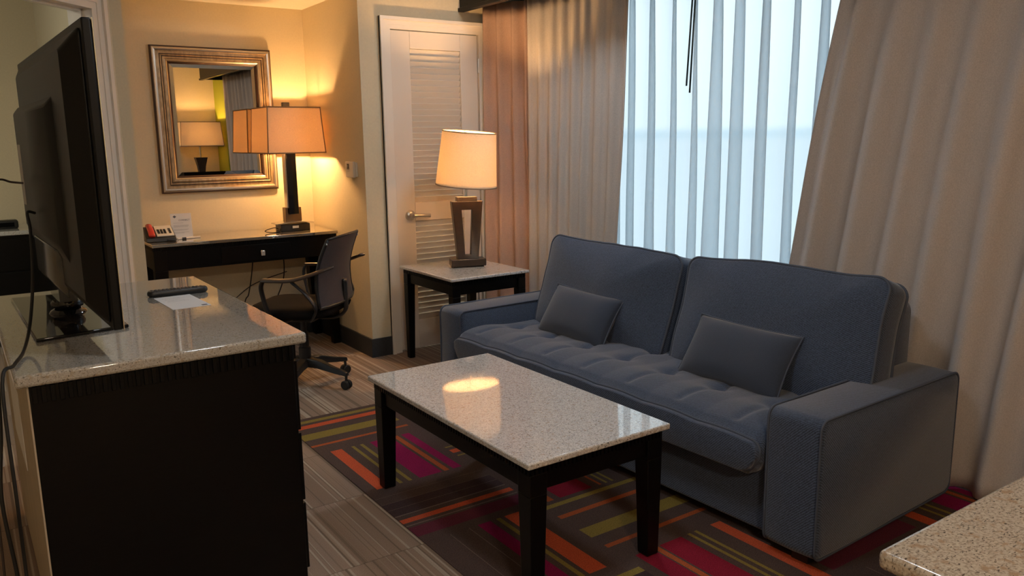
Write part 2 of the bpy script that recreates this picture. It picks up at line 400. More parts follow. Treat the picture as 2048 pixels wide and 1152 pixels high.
# baseboards (dark rubber cove base)
struct('baseboard_back', bx((.8, XN, YB-.012, YB, 0, .12)), BASEB)
struct('baseboard_niche', bx((XN-.012, XN, YD-.012, YB-.012, 0, .12), (XN, 2.213, YD-.012, YD, 0, .12)), BASEB)
struct('baseboard_window', bx((XW-.012, XW, -.24, YD, 0, .12)), BASEB)
struct('baseboard_near', bx((1.6, XW-.012, -.75, -.738, 0, .12)), BASEB)
# window
bm = B()
for a in ((XW+.02, XW+.09, 1.55, 1.60, .35, 2.35), (XW+.02, XW+.09, 3.95, 4.0, .35, 2.35), (XW+.02, XW+.09, 1.60, 3.95, .35, .40), (XW+.02, XW+.09, 1.60, 3.95, 2.30, 2.35)): box(bm, *a)
wf = struct('window_1', bm, mat('white_window_frame', (.6,.6,.58), .4), bevel=.004)
link('window_glass', bx((XW+.05, XW+.056, 1.60, 3.95, .40, 2.30)), GLASS, wf)
link('window_sill', bx((XW-.01, XW+.02, 1.5, 4.05, .33, .355)), TRIM, wf, bevel=.004)

# louvred door
dx0, dx1 = 2.290, 2.920
door = struct('door_1', bx((dx0, 2.423, YD+.004, YD+.040, .012, 2.04), (2.79, dx1, YD+.004, YD+.040, .012, 2.04), (2.423, 2.79, YD+.004, YD+.040, 1.935, 2.04),
                           (2.423, 2.79, YD+.004, YD+.040, .855, .975), (2.423, 2.79, YD+.004, YD+.040, .012, .20)), DOORP, bevel=.003)
def louvre(z0, z1, name):
    bm = B(); n = round((z1-z0)/.0365); h = (z1-z0)/n
    for i in range(n):
        z = z0+h*(i+.5); mx = Matrix.Translation((0, YD+.024, z)) @ Matrix.Rotation(math.radians(-63), 4, 'X')
        box(bm, 2.418, 2.795, -.0188, .0188, -.003, .003, mx=mx)
    link(name, bm, DOORP, door)
louvre(.975, 1.935, 'louvre_panel'); louvre(.20, .855, 'louvre_panel')
bm = B(); RX = Matrix.Translation((2.385, YD+.004, .895)) @ Matrix.Rotation(PI/2, 4, 'X')
lathe(bm, [(.034, 0), (.034, .006), (.028, .014), (.016, .018), (.013, .05), (.013, .058)], 28, mx=RX)
hp = smooth_path([(2.385, YD-.052, .895), (2.42, YD-.054, .895), (2.46, YD-.052, .893), (2.505, YD-.046, .890)], 5)
tube(bm, hp, [.013]*4+[.011]*(len(hp)-4), 12, flat=(.7, 1))
dh_ = link('door_handle', bm, NICKEL, door, smooth=True, angle=40)
bm = B()
for zh in (.30, 1.1, 1.85): tube(bm, [(2.9225, YD-.004, zh-.045), (2.9225, YD-.004, zh+.045)], .006, 8)
link('hinge', bm, NICKEL, door)

# cornice box over the curtains
XV = 2.79
cor = thing('valance', 'dark wooden cornice box across the top of the curtains', 'valance', (XV, 0, 2.19))
link('front_board', bx((0, .022, -.22, YD-.001, 0, .30)), WOOD, cor, bevel=.002)
link('bottom_lip', bx((-.014, .03, -.22, YD-.001, -.012, .012)), WOOD, cor, bevel=.003)
link('side_board', bx((.022, XW-XV-.001, -.22, -.20, 0, .30)), WOOD, cor)
link('top_board', bx((.022, XW-XV-.001, -.20, YD-.001, .06, .08)), WOOD, cor)

# carpet tile rug area
GX, GY, T = 1.190, 1.3145, .4893
tA = [('b',.09),('t',.022),('b',.075),('o',.08),('b',.075),('r',.045),('b',.03),('o',.035),('b',.0373)]
tB = [('b',.05),('r',.054),('b',.046),('o',.015),('b',.027),('o',.016),('b',.034),('m',.105),('b',.013),('t',.024),('b',.018),('m',.042),('b',.0453)]
tC = [('b',.05),('p',.075),('b',.012),('g',.007),('b',.02),('r',.032),('b',.03),('g',.007),('d',.055),('g',.002),('d',.055),('g',.002),('b',.06),('g',.002),('b',.0803)]
tD = [('b',.10),('g',.003),('b',.075),('g',.003),('b',.035),('m',.055),('b',.025),('o',.018),('b',.018),('r',.072),('b',.0853)]
tE = [('b',.105),('o',.012),('b',.03),('r',.04),('b',.03),('o',.012),('b',.26)]
tF = [('b',.045),('t',.03),('b',.03),('c',.16),('b',.04),('t',.012),('b',.02),('o',.012),('b',.02),('o',.012),('b',.1083)]
tG = [('b',.09),('t',.022),('b',.065),('o',.07),('b',.10),('t',.026),('b',.065),('o',.026),('b',.0253)]
tH = [('b',.04),('c',.075),('b',.006),('t',.022),('b',.008),('c',.105),('b',.03),('o',.014),('b',.02),('o',.014),('b',.07),('r',.05),('b',.035)]
tI = [('b',.30),('d',.10),('o',.03),('b',.0593)]
rows = {0:[tI,tH,tC,tB], 1:[tD,tG,tF,tA], 2:[tC,tF,tG,tB], 3:[tB,tE,tB,tC], 4:[tA,tD,tE,tB], -1:[tD,tA,tD,tG], -2:[tC,tB,tC,tF], -3:[tB,tE,tD,tA], -4:[tG,tH,tA,tB]}
keys = list(RC.keys()); bm = B(); zr = .0035
for j, tl in rows.items():
    for i in range(5):
        st = tl[i % 4]; x0 = GX+i*T; y0 = GY+j*T; along_x = ((i+j) % 2 == 0)
        if x0 > XW-.05: continue
        tot = sum(a for _, a in st); p = 0
        for kx, wd in st:
            a, b = p/tot*T, (p+wd)/tot*T; p += wd
            if along_x: q = [(x0, y0+a), (x0+T, y0+a), (x0+T, y0+b), (x0, y0+b)]
            else: q = [(x0+a, y0), (x0+b, y0), (x0+b, y0+T), (x0+a, y0+T)]
            inset = .022 if kx not in 'bdg' else 0
            if inset:  # coloured bars stop short of the tile border
                if along_x: qi = [(x0+inset*.3, y0+a), (x0+T-inset*.3, y0+a), (x0+T-inset*.3, y0+b), (x0+inset*.3, y0+b)]
                else: qi = [(x0+a, y0+inset*.3), (x0+b, y0+inset*.3), (x0+b, y0+T-inset*.3), (x0+a, y0+T-inset*.3)]
            q = [(min(x_, XW-.013), y_) for x_, y_ in q]
            f = bm.faces.new([bm.verts.new((x_, y_, zr)) for x_, y_ in q]); f.material_index = keys.index(kx)
for (xa, ya, xb, yb) in ((GX, GY-4*T, GX, GY+5*T), (GX, GY+5*T, XW-.013, GY+5*T)):
    f = bm.faces.new([bm.verts.new(v) for v in ((xa, ya, 0), (xb, yb, 0), (xb, yb, zr), (xa, ya, zr))])
struct('floor_patterned_carpet', bm, [RC[k] for k in keys])

# ---------------------------------------------------------------- furniture helpers
def dentil(bm, axis, a0, a1, fixed, z0, z1, out_, n):
    "row of small upright ridges; axis 'x' or 'y', fixed = face coordinate, out_ = signed depth"
    st = (a1-a0)/n
    for i in range(n):
        p = a0+st*i+st*.22; q = a0+st*i+st*.78
        lo, hi = min(fixed, fixed+out_), max(fixed, fixed+out_)
        if axis == 'x': box(bm, p, q, lo, hi, z0, z1)
        else: box(bm, lo, hi, p, q, z0, z1)
def granite_top(parent, x0, x1, y0, y1, z0, z1, m=GRANITE, bev=.005, name='stone_top'):
    return link(name, bx((x0, x1, y0, y1, z0, z1)), m, parent, bevel=bev, seg=3)
def small_table(t, wx, wy, h, leg, top_th, inset=.02, apron=.085, nd=(30, 30), legb=.6, feet_r=None):
    "origin at centre of the floor footprint"
    hx, hy = wx/2, wy/2
    granite_top(t, -hx, hx, -hy, hy, h-top_th, h)
    ix, iy = hx-inset, hy-inset; zt = h-top_th
    ap = link('apron', bx((-ix+.012, ix-.012, -iy+.012, -iy+.032, zt-apron, zt), (-ix+.012, ix-.012, iy-.032, iy-.012, zt-apron, zt),
                  (-ix+.012, -ix+.032, -iy+.03, iy-.03, zt-apron, zt), (ix-.032, ix-.012, -iy+.03, iy-.03, zt-apron, zt)), WOOD, t, bevel=.0015)
    bm = B(); z0 = zt-.026
    box(bm, -ix+.006, ix-.006, -iy+.006, -iy+.013, z0, zt); box(bm, -ix+.006, ix-.006, iy-.013, iy-.006, z0, zt)
    box(bm, -ix+.006, -ix+.013, -iy+.006, iy-.006, z0, zt); box(bm, ix-.013, ix-.006, -iy+.006, iy-.006, z0, zt)
    dentil(bm, 'x', -ix, ix, -iy+.006, z0, zt-.002, -.008, nd[0]); dentil(bm, 'y', -iy, iy, -ix+.006, z0, zt-.002, -.008, nd[1])
    dentil(bm, 'x', -ix, ix, iy-.006, z0, zt-.002, .008, nd[0]); dentil(bm, 'y', -iy, iy, ix-.006, z0, zt-.002, .008, nd[1])
    link('fluted_moulding', bm, WOOD, t)
    for sx in (-1, 1):
        for sy in (-1, 1):
            bm = B(); c = (sx*(ix-leg/2), sy*(iy-leg/2)); lb = leg*legb
            box(bm, c[0]-leg/2, c[0]+leg/2, c[1]-leg/2, c[1]+leg/2, zt-apron-.01, zt-.027)
            c2 = (sx*(ix-lb/2-.004), sy*(iy-lb/2-.004))
            taper_box(bm, c2, (lb, lb), .003, c, (leg, leg), zt-apron-.01)
            link('leg', bm, WOOD, t, bevel=.002)

# coffee table
ct = thing('coffee_table', 'dark wood coffee table with a speckled pale granite top, in front of the sofa', 'coffee table', (1.527, 2.289, .0035))
small_table(ct, .567, 1.088, .4598, .062, .020, .018, .085, (34, 64), .78)
# end table
et = thing('end_table', 'small square dark wood side table with pale stone top by the louvred door', 'side table', (2.505, 4.188, 0))
small_table(et, .545, .648, .5963, .052, .018, .018, .085, (28, 32), .72)

# dresser
ORX, ORY, OTH = .056, 2.177, .011
DW, DL, DH = .722, 1.255, .835
dr = thing('dresser', 'black wood dresser with pale granite top and television, at left front', 'dresser', (ORX, ORY, 0), OTH)
granite_top(dr, 0, DW, 0, DL, DH-.032, DH, GRANITE_D, bev=.008)
zt = DH-.032
link('carcass', bx((.028, DW-.035, .018, DL-.018, .06, zt-.0)), WOOD, dr, bevel=.003)
link('plinth', bx((.045, DW-.06, .035, DL-.03, 0, .06)), WOOD, dr)
bm = B(); z0 = zt-.045
dentil(bm, 'x', .03, DW-.036, .018, z0, zt-.003, -.008, 34); dentil(bm, 'y', .02, DL-.02, DW-.035, z0, zt-.003, .008, 56)
link('fluted_moulding', bm, WOOD, dr, bevel=.001)
link('back_panel', bx((.024, .028, .020, DL-.02, .02, zt)), BACKB, dr)
link('back_label', bx((.0225, .024, .50, .95, .42, .66)), PAPER, dr)
for i in range(2):
    for j in range(3):
        y0 = .035+i*(DL-.07)/2+.004; y1 = .035+(i+1)*(DL-.07)/2-.004; za = .09+j*.222; zb = za+.212
        d = link('drawer', bx((DW-.035, DW-.020, y0, y1, za, zb)), WOOD, dr, bevel=.002)
        bm = B(); mxk = Matrix.Translation((DW-.020, (y0+y1)/2, (za+zb)/2)) @ Matrix.Rotation(PI/2, 4, 'Y')
        if i == 0: mxk = Matrix.Translation((DW-.020, y0+.10, (za+zb)/2)) @ Matrix.Rotation(PI/2, 4, 'Y')
        lathe(bm, [(.006, 0), (.005, .012), (.012, .018), (.013, .024), (.009, .028)], 16, mx=mxk)
        link('knob', bm, NICKEL, d, smooth=True, angle=40)

# television on the dresser
tv = thing('television', 'large black flat television seen from behind on the dresser', 'television', (.300, 2.235, DH), math.radians(2))
TW, TZ0, TZ1 = 1.42, .068, .842
# local: y along screen away from camera, -x is the back, +x the screen
link('panel', bx((-.012, .010, 0, TW, TZ0, TZ1)), TVBACK, tv, bevel=.004)
link('bezel', bx((.0115, .0135, -.001, .012, TZ0, TZ1), (.0115, .0135, TW-.012, TW+.001, TZ0, TZ1), (.0115, .0135, .012, TW-.012, TZ1-.012, TZ1), (.0115, .0135, .012, TW-.012, TZ0, TZ0+.016)), CHROME, tv)
link('screen', bx((.010, .0125, .012, TW-.012, TZ0+.016, TZ1-.012)), BLACKG, tv)
bm = B()
def frus(bm, xa, ya0, ya1, za0, za1, xb, yb0, yb1, zb0, zb1):
    vs = [bm.verts.new(p) for p in ((xa,ya0,za0),(xa,ya1,za0),(xa,ya1,za1),(xa,ya0,za1),(xb,yb0,zb0),(xb,yb1,zb0),(xb,yb1,zb1),(xb,yb0,zb1))]
    for f in ((0,1,2,3),(7,6,5,4),(0,4,5,1),(1,5,6,2),(2,6,7,3),(3,7,4,0)): bm.faces.new([vs[i] for i in f])
frus(bm, -.012, .02, TW-.02, TZ0+.01, TZ1-.015, -.058, .075, TW-.36, TZ0+.06, TZ1-.070)
link('rear_shell', bm, TVBACK, tv, bevel=.012, seg=4)
bm = B(); frus(bm, -.055, .27, TW-.30, TZ0+.14, TZ1-.17, -.076, .30, TW-.33, TZ0+.20, TZ1-.195)
hs = link('rear_housing', bm, TVBACK, tv, bevel=.006, seg=3)
link('port_strip', bx((-.0785, -.075, TW-.42, TW-.36, TZ0+.27, TZ1-.30)), mat('grey_port_label', (.42,.40,.36), .5), hs)
bm = B(); frus(bm, -.050, .42, TW-.42, TZ0+.02, TZ0+.16, -.070, .46, TW-.46, TZ0+.05, TZ0+.17)
link('stand_cover', bm, mat('glossy_grey_plastic', (.03,.03,.027), .18), tv, bevel=.006)
# stand: glossy plate on the dresser and a round neck
bm = B(); P = [(.085, .335), (-.16, .30), (-.155, 1.06), (.09, 1.03)]
prism(bm, P, .010, 'z', .0005)
sb = link('base_plate', bm, BLACKG, tv, bevel=.003)
bm = B(); lathe(bm, [(.055, .010), (.05, .018), (.03, .03), (.028, .12)], 28, (-.03, .66), mx=None)
lathe(bm, [(.045, .030), (.048, .040), (.045, .05)], 28, (-.03, .66))
box(bm, -.062, -.012, .56, .76, .06, .20)
link('stand_neck', bm, BLACKG, tv, smooth=True, angle=35)
# power lead from the set over the dresser's back edge
def cable(name, pts, r, m, label, n=8, cat='cable', parent=None):
    bm = B()
    if parent:
        inv = (Matrix.Translation(parent.location) @ parent.rotation_euler.to_matrix().to_4x4()).inverted(); pts = [inv @ Vector(p) for p in pts]
    tube(bm, smooth_path(pts, n), r, 8); o = link(name, bm, m, parent, smooth=True)
    return o if parent else tag(o, label, cat)
bm = B(); tube(bm, smooth_path([(-.086, .70, .33), (-.11, .66, .335), (-.115, .58, .29), (-.135, .45, .17), (-.165, .33, .06), (-.20, .18, .012), (-.235, .05, .006), (-.268, -.02, -.02), (-.272, -.05, -.30), (-.27, .01, -.50), (-.272, -.03, -.70), (-.27, .05, -.825)], 8), .0045, 8)
link('power_lead', bm, RUBBER, tv, smooth=True)
bm = B(); tube(bm, smooth_path([(-.085, .93, .415), (-.12, .93, .42), (-.16, .90, .43), (-.24, .80, .40), (-.30, .66, .30), (-.31, .5, .0), (-.30, .40, -.40), (-.31, .35, -.815)], 8), .0035, 8)
link('aerial_lead', bm, mat('grey_brown_cable', (.05,.035,.03), .5), tv, smooth=True)
cable('loose_cord', [(-.02, 2.60, .0065), (.0, 2.45, .0065), (-.01, 2.42, .03), (.012, 2.38, .20), (.0, 2.40, .45), (.018, 2.44, .62), (.028, 2.47, .775)], .005, RUBBER, 'black cord hanging loose behind the beige back of the dresser')

# remote control and paper note on the dresser
rm = thing('remote_control', 'black television remote control lying on the granite dresser top', 'remote control', (.614, 3.045, DH+.0005), math.radians(-3))
bm = B(); loft(bm, [[(x, y, z) for x, y in rrect(.205*s, .046*s2, .02*s2, 5)] for z, s, s2 in ((0, .94, .8), (.006, 1, 1), (.014, 1, 1), (.020, .96, .86))])
link('body', bm, BLACK, rm, smooth=True, angle=40)
bm = B()
for i in range(14):
    for j in range(3):
        x = -.085+i*.0128; y = -.012+j*.012
        box(bm, x-.0042, x+.0042, y-.0038, y+.0038, .0195, .0222)
link('keypad', bm, mat('dark_grey_keys', (.05,.05,.055), .5), rm, bevel=.001)
nt_ = thing('paper_note', 'small white printed note lying beside the remote control', 'paper', (.592, 2.888, DH+.0004), math.radians(3))
link('sheet', bx((-.062, .062, -.125, .125, 0, .0006)), PAPER, nt_)
bm = B()
for i in range(5): box(bm, -.042+.004*(i % 2), .03-.01*(i % 3), .02+.018*i-.004, .02+.018*i-.002, .0006, .0008)
link('printed_lines', bm, INKL, nt_)
link('printed_mark', bx((.036, .054, -.116, -.098, .0006, .0009)), INK, nt_)

# ---------------------------------------------------------------- desk
KX0, KX1, KY0 = .905, 2.078, 5.085
KZ = .7824
dk = thing('desk', 'black writing desk with shiny top against the wall under the mirror', 'desk', (KX0, KY0, 0))
DWk, DDk = KX1-KX0-.008, YB-.014-KY0
link('desk_top', bx((0, DWk, 0, DDk, KZ-.02, KZ)), DESKTOP, dk, bevel=.003)
lf = .075
bm = B(); box(bm, lf*.6, DWk-.01, .022, .040, KZ-.165, KZ-.02); box(bm, .012, .030, .03, DDk-.01, KZ-.165, KZ-.02); box(bm, DWk-.030, DWk-.012, .03, DDk-.01, KZ-.165, KZ-.02)
box(bm, .03, DWk-.03, DDk-.03, DDk-.012, KZ-.12, KZ-.02)
link('apron', bm, WOOD, dk, bevel=.0015)
bm = B(); dentil(bm, 'x', .006, DWk-.006, .018, KZ-.040, KZ-.021, -.006, 90); box(bm, .006, DWk-.006, .016, .024, KZ-.042, KZ-.020)
dentil(bm, 'y', .01, DDk-.01, .008, KZ-.040, KZ-.021, -.005, 34)
link('fluted_moulding', bm, WOOD, dk)
dd = link('drawer', bx((.40, .84, .014, .022, KZ-.150, KZ-.05)), WOOD, dk, bevel=.002)
bm = B(); mxk = Matrix.Translation((.650, .014, KZ-.098)) @ Matrix.Rotation(PI/2, 4, 'X')
lathe(bm, [(.010, 0), (.009, .012), (.008, .018)], 14, mx=mxk); box(bm, .637, .663, -.016, -.004, KZ-.122, KZ-.088)
link('knob', bm, mat('bright_metal_knob', (.85,.83,.80), .25, metal=.6), dd, bevel=.004, seg=3)
for sx in (0, 1):
    for sy in (0, 1):
        cx = .008+lf/2 if sx == 0 else DWk-.008-lf/2; cy = .018+lf/2 if sy == 0 else DDk-.008-lf/2
        bm = B(); box(bm, cx-lf/2, cx+lf/2, cy-lf/2, cy+lf/2, KZ-.165, KZ-.02-.022*(1-sy))
        c2 = (cx+(-1 if sx == 0 else 1)*.012, cy); taper_box(bm, c2, (lf*.66, lf*.66), 0, (cx, cy), (lf, lf), KZ-.165)
        link('leg', bm, WOOD, dk, bevel=.002)

# mirror
mz0, mz1, mx0, mx1 = 1.0545, 1.9785, 1.075, 1.832
mi = thing('wall_mirror', 'rectangular mirror in a stepped bronze gold frame above the desk', 'mirror', ((mx0+mx1)/2, YB-.0005, mz0))
mw, mh = (mx1-mx0), (mz1-mz0)
FR = mat('bronze_gold_frame', (.36,.25,.14), .38, metal=.75)
noisy(FR, (.38,.27,.16), .28, 60, .2, .001, stretch=(1,1,.35))
FRD = mat('dark_frame_groove', (.05,.022,.012), .5)
FRS = mat('silver_frame_bead', (.55,.48,.40), .28, metal=.9)
def frame_loft(name, prof, m):
    "prof: list of (inset, depth toward room)"
    bm = B(); rings = []
    for ins, dep in prof:
        rings.append([(sx*(mw/2-ins), -dep, mh/2+sz*(mh/2-ins)) for sx, sz in ((-1,-1),(1,-1),(1,1),(-1,1))])
    loft(bm, rings, True, False); return link(name, bm, m, mi)
frame_loft('outer_edge', [(0, 0), (0, .022), (.004, .027), (.008, .027)], FRD)
frame_loft('frame', [(.008, .027), (.012, .034), (.020, .036), (.028, .034)], FRS)
frame_loft('frame', [(.0285, .033), (.034, .031), (.044, .030), (.050, .031)], FR)
frame_loft('groove', [(.050, .031), (.051, .027), (.054, .027), (.055, .030)], FRD)
frame_loft('frame', [(.055, .030), (.060, .0315), (.064, .030)], FR)
frame_loft('groove', [(.064, .030), (.065, .026), (.068, .026), (.069, .029)], FRD)
frame_loft('frame', [(.069, .029), (.078, .031), (.086, .029)], FR)
frame_loft('inner_bead', [(.086, .029), (.090, .032), (.095, .029), (.097, .026)], FRS)
frame_loft('inner_cove', [(.097, .026), (.104, .020), (.110, .012)], FRD)
link('backing', bx((-mw/2+.002, mw/2-.002, -.006, 0, .002, mh-.002)), FRD, mi)
bm = B(); a = .110; rings = []
for ins, dep in ((a, .0102), (a+.022, .0115)):
    rings.append([(sx*(mw/2-ins), -dep, mh/2+sz*(mh/2-ins)) for sx, sz in ((-1,-1),(1,-1),(1,1),(-1,1))])
loft(bm, rings, True, False); a += .022
bm.faces.new([bm.verts.new((sx*(mw/2-a), -.0115, mh/2+sz*(mh/2-a))) for sx, sz in ((-1,-1),(1,-1),(1,1),(-1,1))])
link('mirror_glass', bm, MIRROR, mi)

# ---------------------------------------------------------------- lamps
BULB_W = mat('glowing_bulb', (1,1,1), .5, emit=(1, .56, .22), estr=500)
BULB_T = mat('glowing_bulb_bright', (1,1,1), .5, emit=(1, .58, .25), estr=950)
def shade_rect(parent, w0, d0_, w1, d1_, z0, z1, m, me, cut=0.0):
    bm = B(); rings = []
    def ring(w_, d_, z):
        return [(-w_/2, -d_/2, z), (w_/2, -d_/2, z), (w_/2, d_/2, z), (-w_/2, d_/2, z)]
    loft(bm, [ring(w0, d0_, z0), ring(w1, d1_, z1)], True, False)
    loft(bm, [ring(w0-.004, d0_-.004, z0), ring(w1-.004, d1_-.004, z1)], True, False)
    s = link('lamp_shade', bm, m, parent)
    bm = B()
    for (w_, d_, z) in ((w0, d0_, z0), (w1, d1_, z1)):
        p = ring(w_+.001, d_+.001, z); dz = .010
        for a_, b_ in zip(p, p[1:]+p[:1]):
            tube(bm, [(a_[0], a_[1], z), (b_[0], b_[1], z)], .0042, 6)
    for a_, b_ in zip(ring(w0, d0_, z0), ring(w1, d1_, z1)): tube(bm, [a_, b_], .0035, 6)
    link('shade_binding', bm, me, s, smooth=True); return s
def bulb(parent, z, r=.028, x=0, y=0, m=None):
    bm = B(); bmesh.ops.create_uvsphere(bm, u_segments=12, v_segments=8, radius=r)
    for v in bm.verts: v.co += Vector((x, y, z))
    return link('bulb', bm, m or BULB_W, parent, smooth=True)
# desk lamp
dl = thing('desk_lamp', 'lit desk lamp with rectangular tan shade and black column beside the mirror', 'lamp', (1.845, 5.318, KZ+.0005))
Z = lambda z: z-KZ
pts = [(-.10, -.055), (-.06, -.072), (0, -.080), (.06, -.072), (.10, -.055), (.10, .06), (-.10, .06)]
bm = B(); prism(bm, pts, .045, 'z', 0); lb = link('lamp_base', bm, BLACK, dl, bevel=.002)
bm = B()
rings = []
for k in range(9):
    x = -.125+.25*k/8; zc_ = .052+.012*cos(x/.125*PI/2)
    rings.append([(x, -.088+.03*(x/.125)**2, zc_), (x, .070, zc_), (x, .070, zc_-.006), (x, -.088+.03*(x/.125)**2, zc_-.006)])
loft(bm, rings); link('base_cover', bm, NICKEL, dl, smooth=True, angle=30)
link('socket_plate', bx((-.030, .012, -.0815, -.078, .020, .036)), WHITEP, lb)
link('foot_block', bx((-.055, .055, -.030, .030, .058, .155)), mat('bronze_metal', (.22,.15,.09), .35, metal=.8), dl, bevel=.002)
link('column', bx((-.030, .036, -.036, .022, .110, .54)), BLACKG, dl, bevel=.002)
link('column_strip', bx((-.040, -.030, -.030, .018, .11, .54)), NICKEL, dl, bevel=.001)
bm = B(); tube(bm, [(0,0,.54), (0,0,.66)], .007, 10); link('socket', bm, BLACK, dl)
shade_rect(dl, .385, .356, .350, .325, Z(1.300), Z(1.592), SHADE, SHADE_EDGE)
bm = B(); 
for a_, b_ in (((-.17,0),(.17,0)), ((0,-.155),(0,.155))): tube(bm, [(*a_, Z(1.585)), (*b_, Z(1.585))], .0025, 6)
tube(bm, [(0,0,.66), (0,0,Z(1.60))], .004, 6)
link('harp', bm, NICKEL, dl)
link('finial', bx((-.022, .022, -.018, .018, Z(1.598), Z(1.628))), BLACK, dl, bevel=.002)
bulb(dl, Z(1.41), .03, .06, 0)
cable('lamp_cord', [(1.735, 5.30, KZ+.02), (1.70, 5.26, KZ+.03), (1.665, 5.24, KZ+.028), (1.63, 5.245, KZ+.014), (1.66, 5.225, KZ+.0045), (1.72, 5.23, KZ+.0045), (1.738, 5.262, KZ+.02)], .0028, RUBBER, '', parent=dl)

# end-table lamp with open tapered frame
tl = thing('table_lamp', 'lit table lamp with oval cream shade and open tapered dark wood frame', 'lamp', (2.556, 4.215, .5968), math.radians(-20))
bm = B(); box(bm, -.108, .108, -.052, .052, .008, .050); box(bm, -.095, .095, -.04, .04, 0, .008)
link('lamp_base', bm, DARKWOOD_LAMP, tl, bevel=.003)
bm = B(); outer = [(-.064, .050), (.064, .050), (.096, .405), (-.096, .405)]; inner = [(-.018, .075), (.018, .075), (.033, .352), (-.033, .352)]
yo, yi = .034, .020
def ringv(pts_, y): return [bm.verts.new((a_, y, b_)) for a_, b_ in pts_]
of, ob, inf, inb = ringv(outer, -yo), ringv(outer, yo), ringv(inner, -yi), ringv(inner, yi)
for i in range(4):
    j = (i+1) % 4
    bm.faces.new((of[i], of[j], inf[j], inf[i])); bm.faces.new((ob[j], ob[i], inb[i], inb[j])); bm.faces.new((of[j], of[i], ob[i], ob[j])); bm.faces.new((inf[i], inf[j], inb[j], inb[i]))
link('frame_body', bm, DARKWOOD_LAMP, tl, bevel=.002)
link('cap_block', bx((-.062, .062, -.032, .032, .405, .432)), DARKWOOD_LAMP, tl, bevel=.002)
bm = B(); tube(bm, [(0,0,.432), (0,0,.56)], .009, 12); link('neck', bm, CHROME, tl, smooth=True, angle=40)
TS = Matrix.Translation((0, 0, .50)) @ Matrix.Rotation(math.radians(4), 4, 'Y') @ Matrix.Rotation(math.radians(4), 4, 'X') @ Matrix.Translation((.002, 0, 0))
def ell(bm, prof, ax, ay, seg=56, mx=None):
    rings = []
    for s, z in prof: rings.append([(mx or Matrix()) @ Vector((s*ax*cos(2*PI*i/seg), s*ay*sin(2*PI*i/seg), z)) for i in range(seg)])
    loft(bm, rings, True, False); return rings
bm = B(); R_ = ell(bm, [(1, 0), (.87, .322)], .187, .180, mx=TS); ell(bm, [(.985, .001), (.857, .321)], .187, .180, mx=TS)
sh = link('lamp_shade', bm, SHADE2, tl, smooth=True, angle=60)
for q_, r_q in ((R_[0], .0038), (R_[1], .0032)):
    bm = B(); tube(bm, q_, r_q, 6, True); link('shade_binding', bm, SHADE_EDGE, sh, smooth=True)
bm = B()
for a_ in (0, PI/2): tube(bm, [TS @ Vector((-.158*cos(a_), -.155*sin(a_), .312)), TS @ Vector((.158*cos(a_), .155*sin(a_), .312))], .0022, 6)
tube(bm, [(0,0,.56), TS @ Vector((0,0,.31))], .004, 6); link('harp', bm, NICKEL, tl)
bm = B(); ell(bm, [(.965, .012), (.5, .012), (.08, .012)], .187, .180, mx=TS); link('diffuser', bm, mat('x', (1,1,1)) if 0 else DIFFUSER, tl)
bulb(tl, .50+.125, .03, .02, 0, m=BULB_T)
cable('lamp_cord', [(2.60, 4.235, .601), (2.66, 4.28, .601), (2.71, 4.36, .601), (2.76, 4.45, .6005), (2.795, 4.47, .58), (2.80, 4.48, .30), (2.82, 4.47, .02)], .003, RUBBER, '', parent=tl)

# lamp reflected in the mirror, standing behind the camera on a dark stand
st = thing('lamp_stand', 'dark wood stand under the lamp seen in the mirror, behind the viewer', 'side table', (2.78, -.46, .0035))
link('stand_top', bx((-.30, .30, -.24, .24, .72, .75)), WOOD, st, bevel=.004)
link('cabinet', bx((-.27, .27, -.21, .21, .0, .72)), WOOD, st, bevel=.003)
rl = thing('reflected_lamp', 'lit lamp with wide pale shade and dark tapered base, reflected in the mirror', 'lamp', (2.77, -.44, .7545))
bm = B(); taper_box(bm, (0,0), (.10, .09), .015, (0,0), (.085, .08), .10); rings = []
bm.free(); bm = B()
for z, s in ((0.012, .062), (.10, .066), (.20, .078), (.30, .100), (.38, .135), (.42, .155)):
    rings.append([(-s/2, -s/2*.8, z), (s/2, -s/2*.8, z), (s/2, s/2*.8, z), (-s/2, s/2*.8, z)])
loft(bm, rings); link('lamp_body', bm, DARKWOOD_LAMP, rl, smooth=True, angle=50)
link('lamp_base', bx((-.08, .08, -.07, .07, 0, .012)), DARKWOOD_LAMP, rl, bevel=.002)
bm = B(); tube(bm, [(0,0,.42), (0,0,.70)], .011, 12); link('neck', bm, CHROME, rl, smooth=True, angle=40)
shade_rect(rl, .56, .34, .51, .30, 1.325-.7545, 1.645-.7545, SHADE2, SHADE_EDGE)
link('diffuser', bx((-.268, .268, -.16, .16, .585, .588)), DIFFUSER, rl)
bulb(rl, .72, .03, m=BULB_W)

# ---------------------------------------------------------------- phone, card, thermostat
ph = thing('telephone', 'black and white desk telephone with a red handset at the desk\'s left end', 'telephone', (.992, 5.31, KZ+.0006), math.radians(-4))
bm = B(); prism(bm, [(-.105, 0), (.105, 0), (.105, .018), (.085, .080), (-.10, .026)], .17, 'x', -.085)
for v in bm.verts: v.co = Vector((v.co.x, v.co.y, v.co.z))
link('body', bm, BLACK, ph, bevel=.004)
sl = math.atan2(.054, .185)
PM = Matrix.Translation((0, -.10, .026)) @ Matrix.Rotation(sl, 4, 'X')
bm = B(); box(bm, -.022, .078, .012, .180, .001, .008, mx=PM); link('face_plate', bm, WHITEP, ph, bevel=.002)
bm = B()
for i in range(3):
    for j in range(4): box(bm, -.012+i*.018, .001+i*.018, .045+j*.018, .058+j*.018, .008, .011, mx=PM)
for j in range(5): box(bm, .052, .066, .045+j*.017, .056+j*.017, .008, .010, mx=PM)
link('keypad', bm, BLACK, ph)
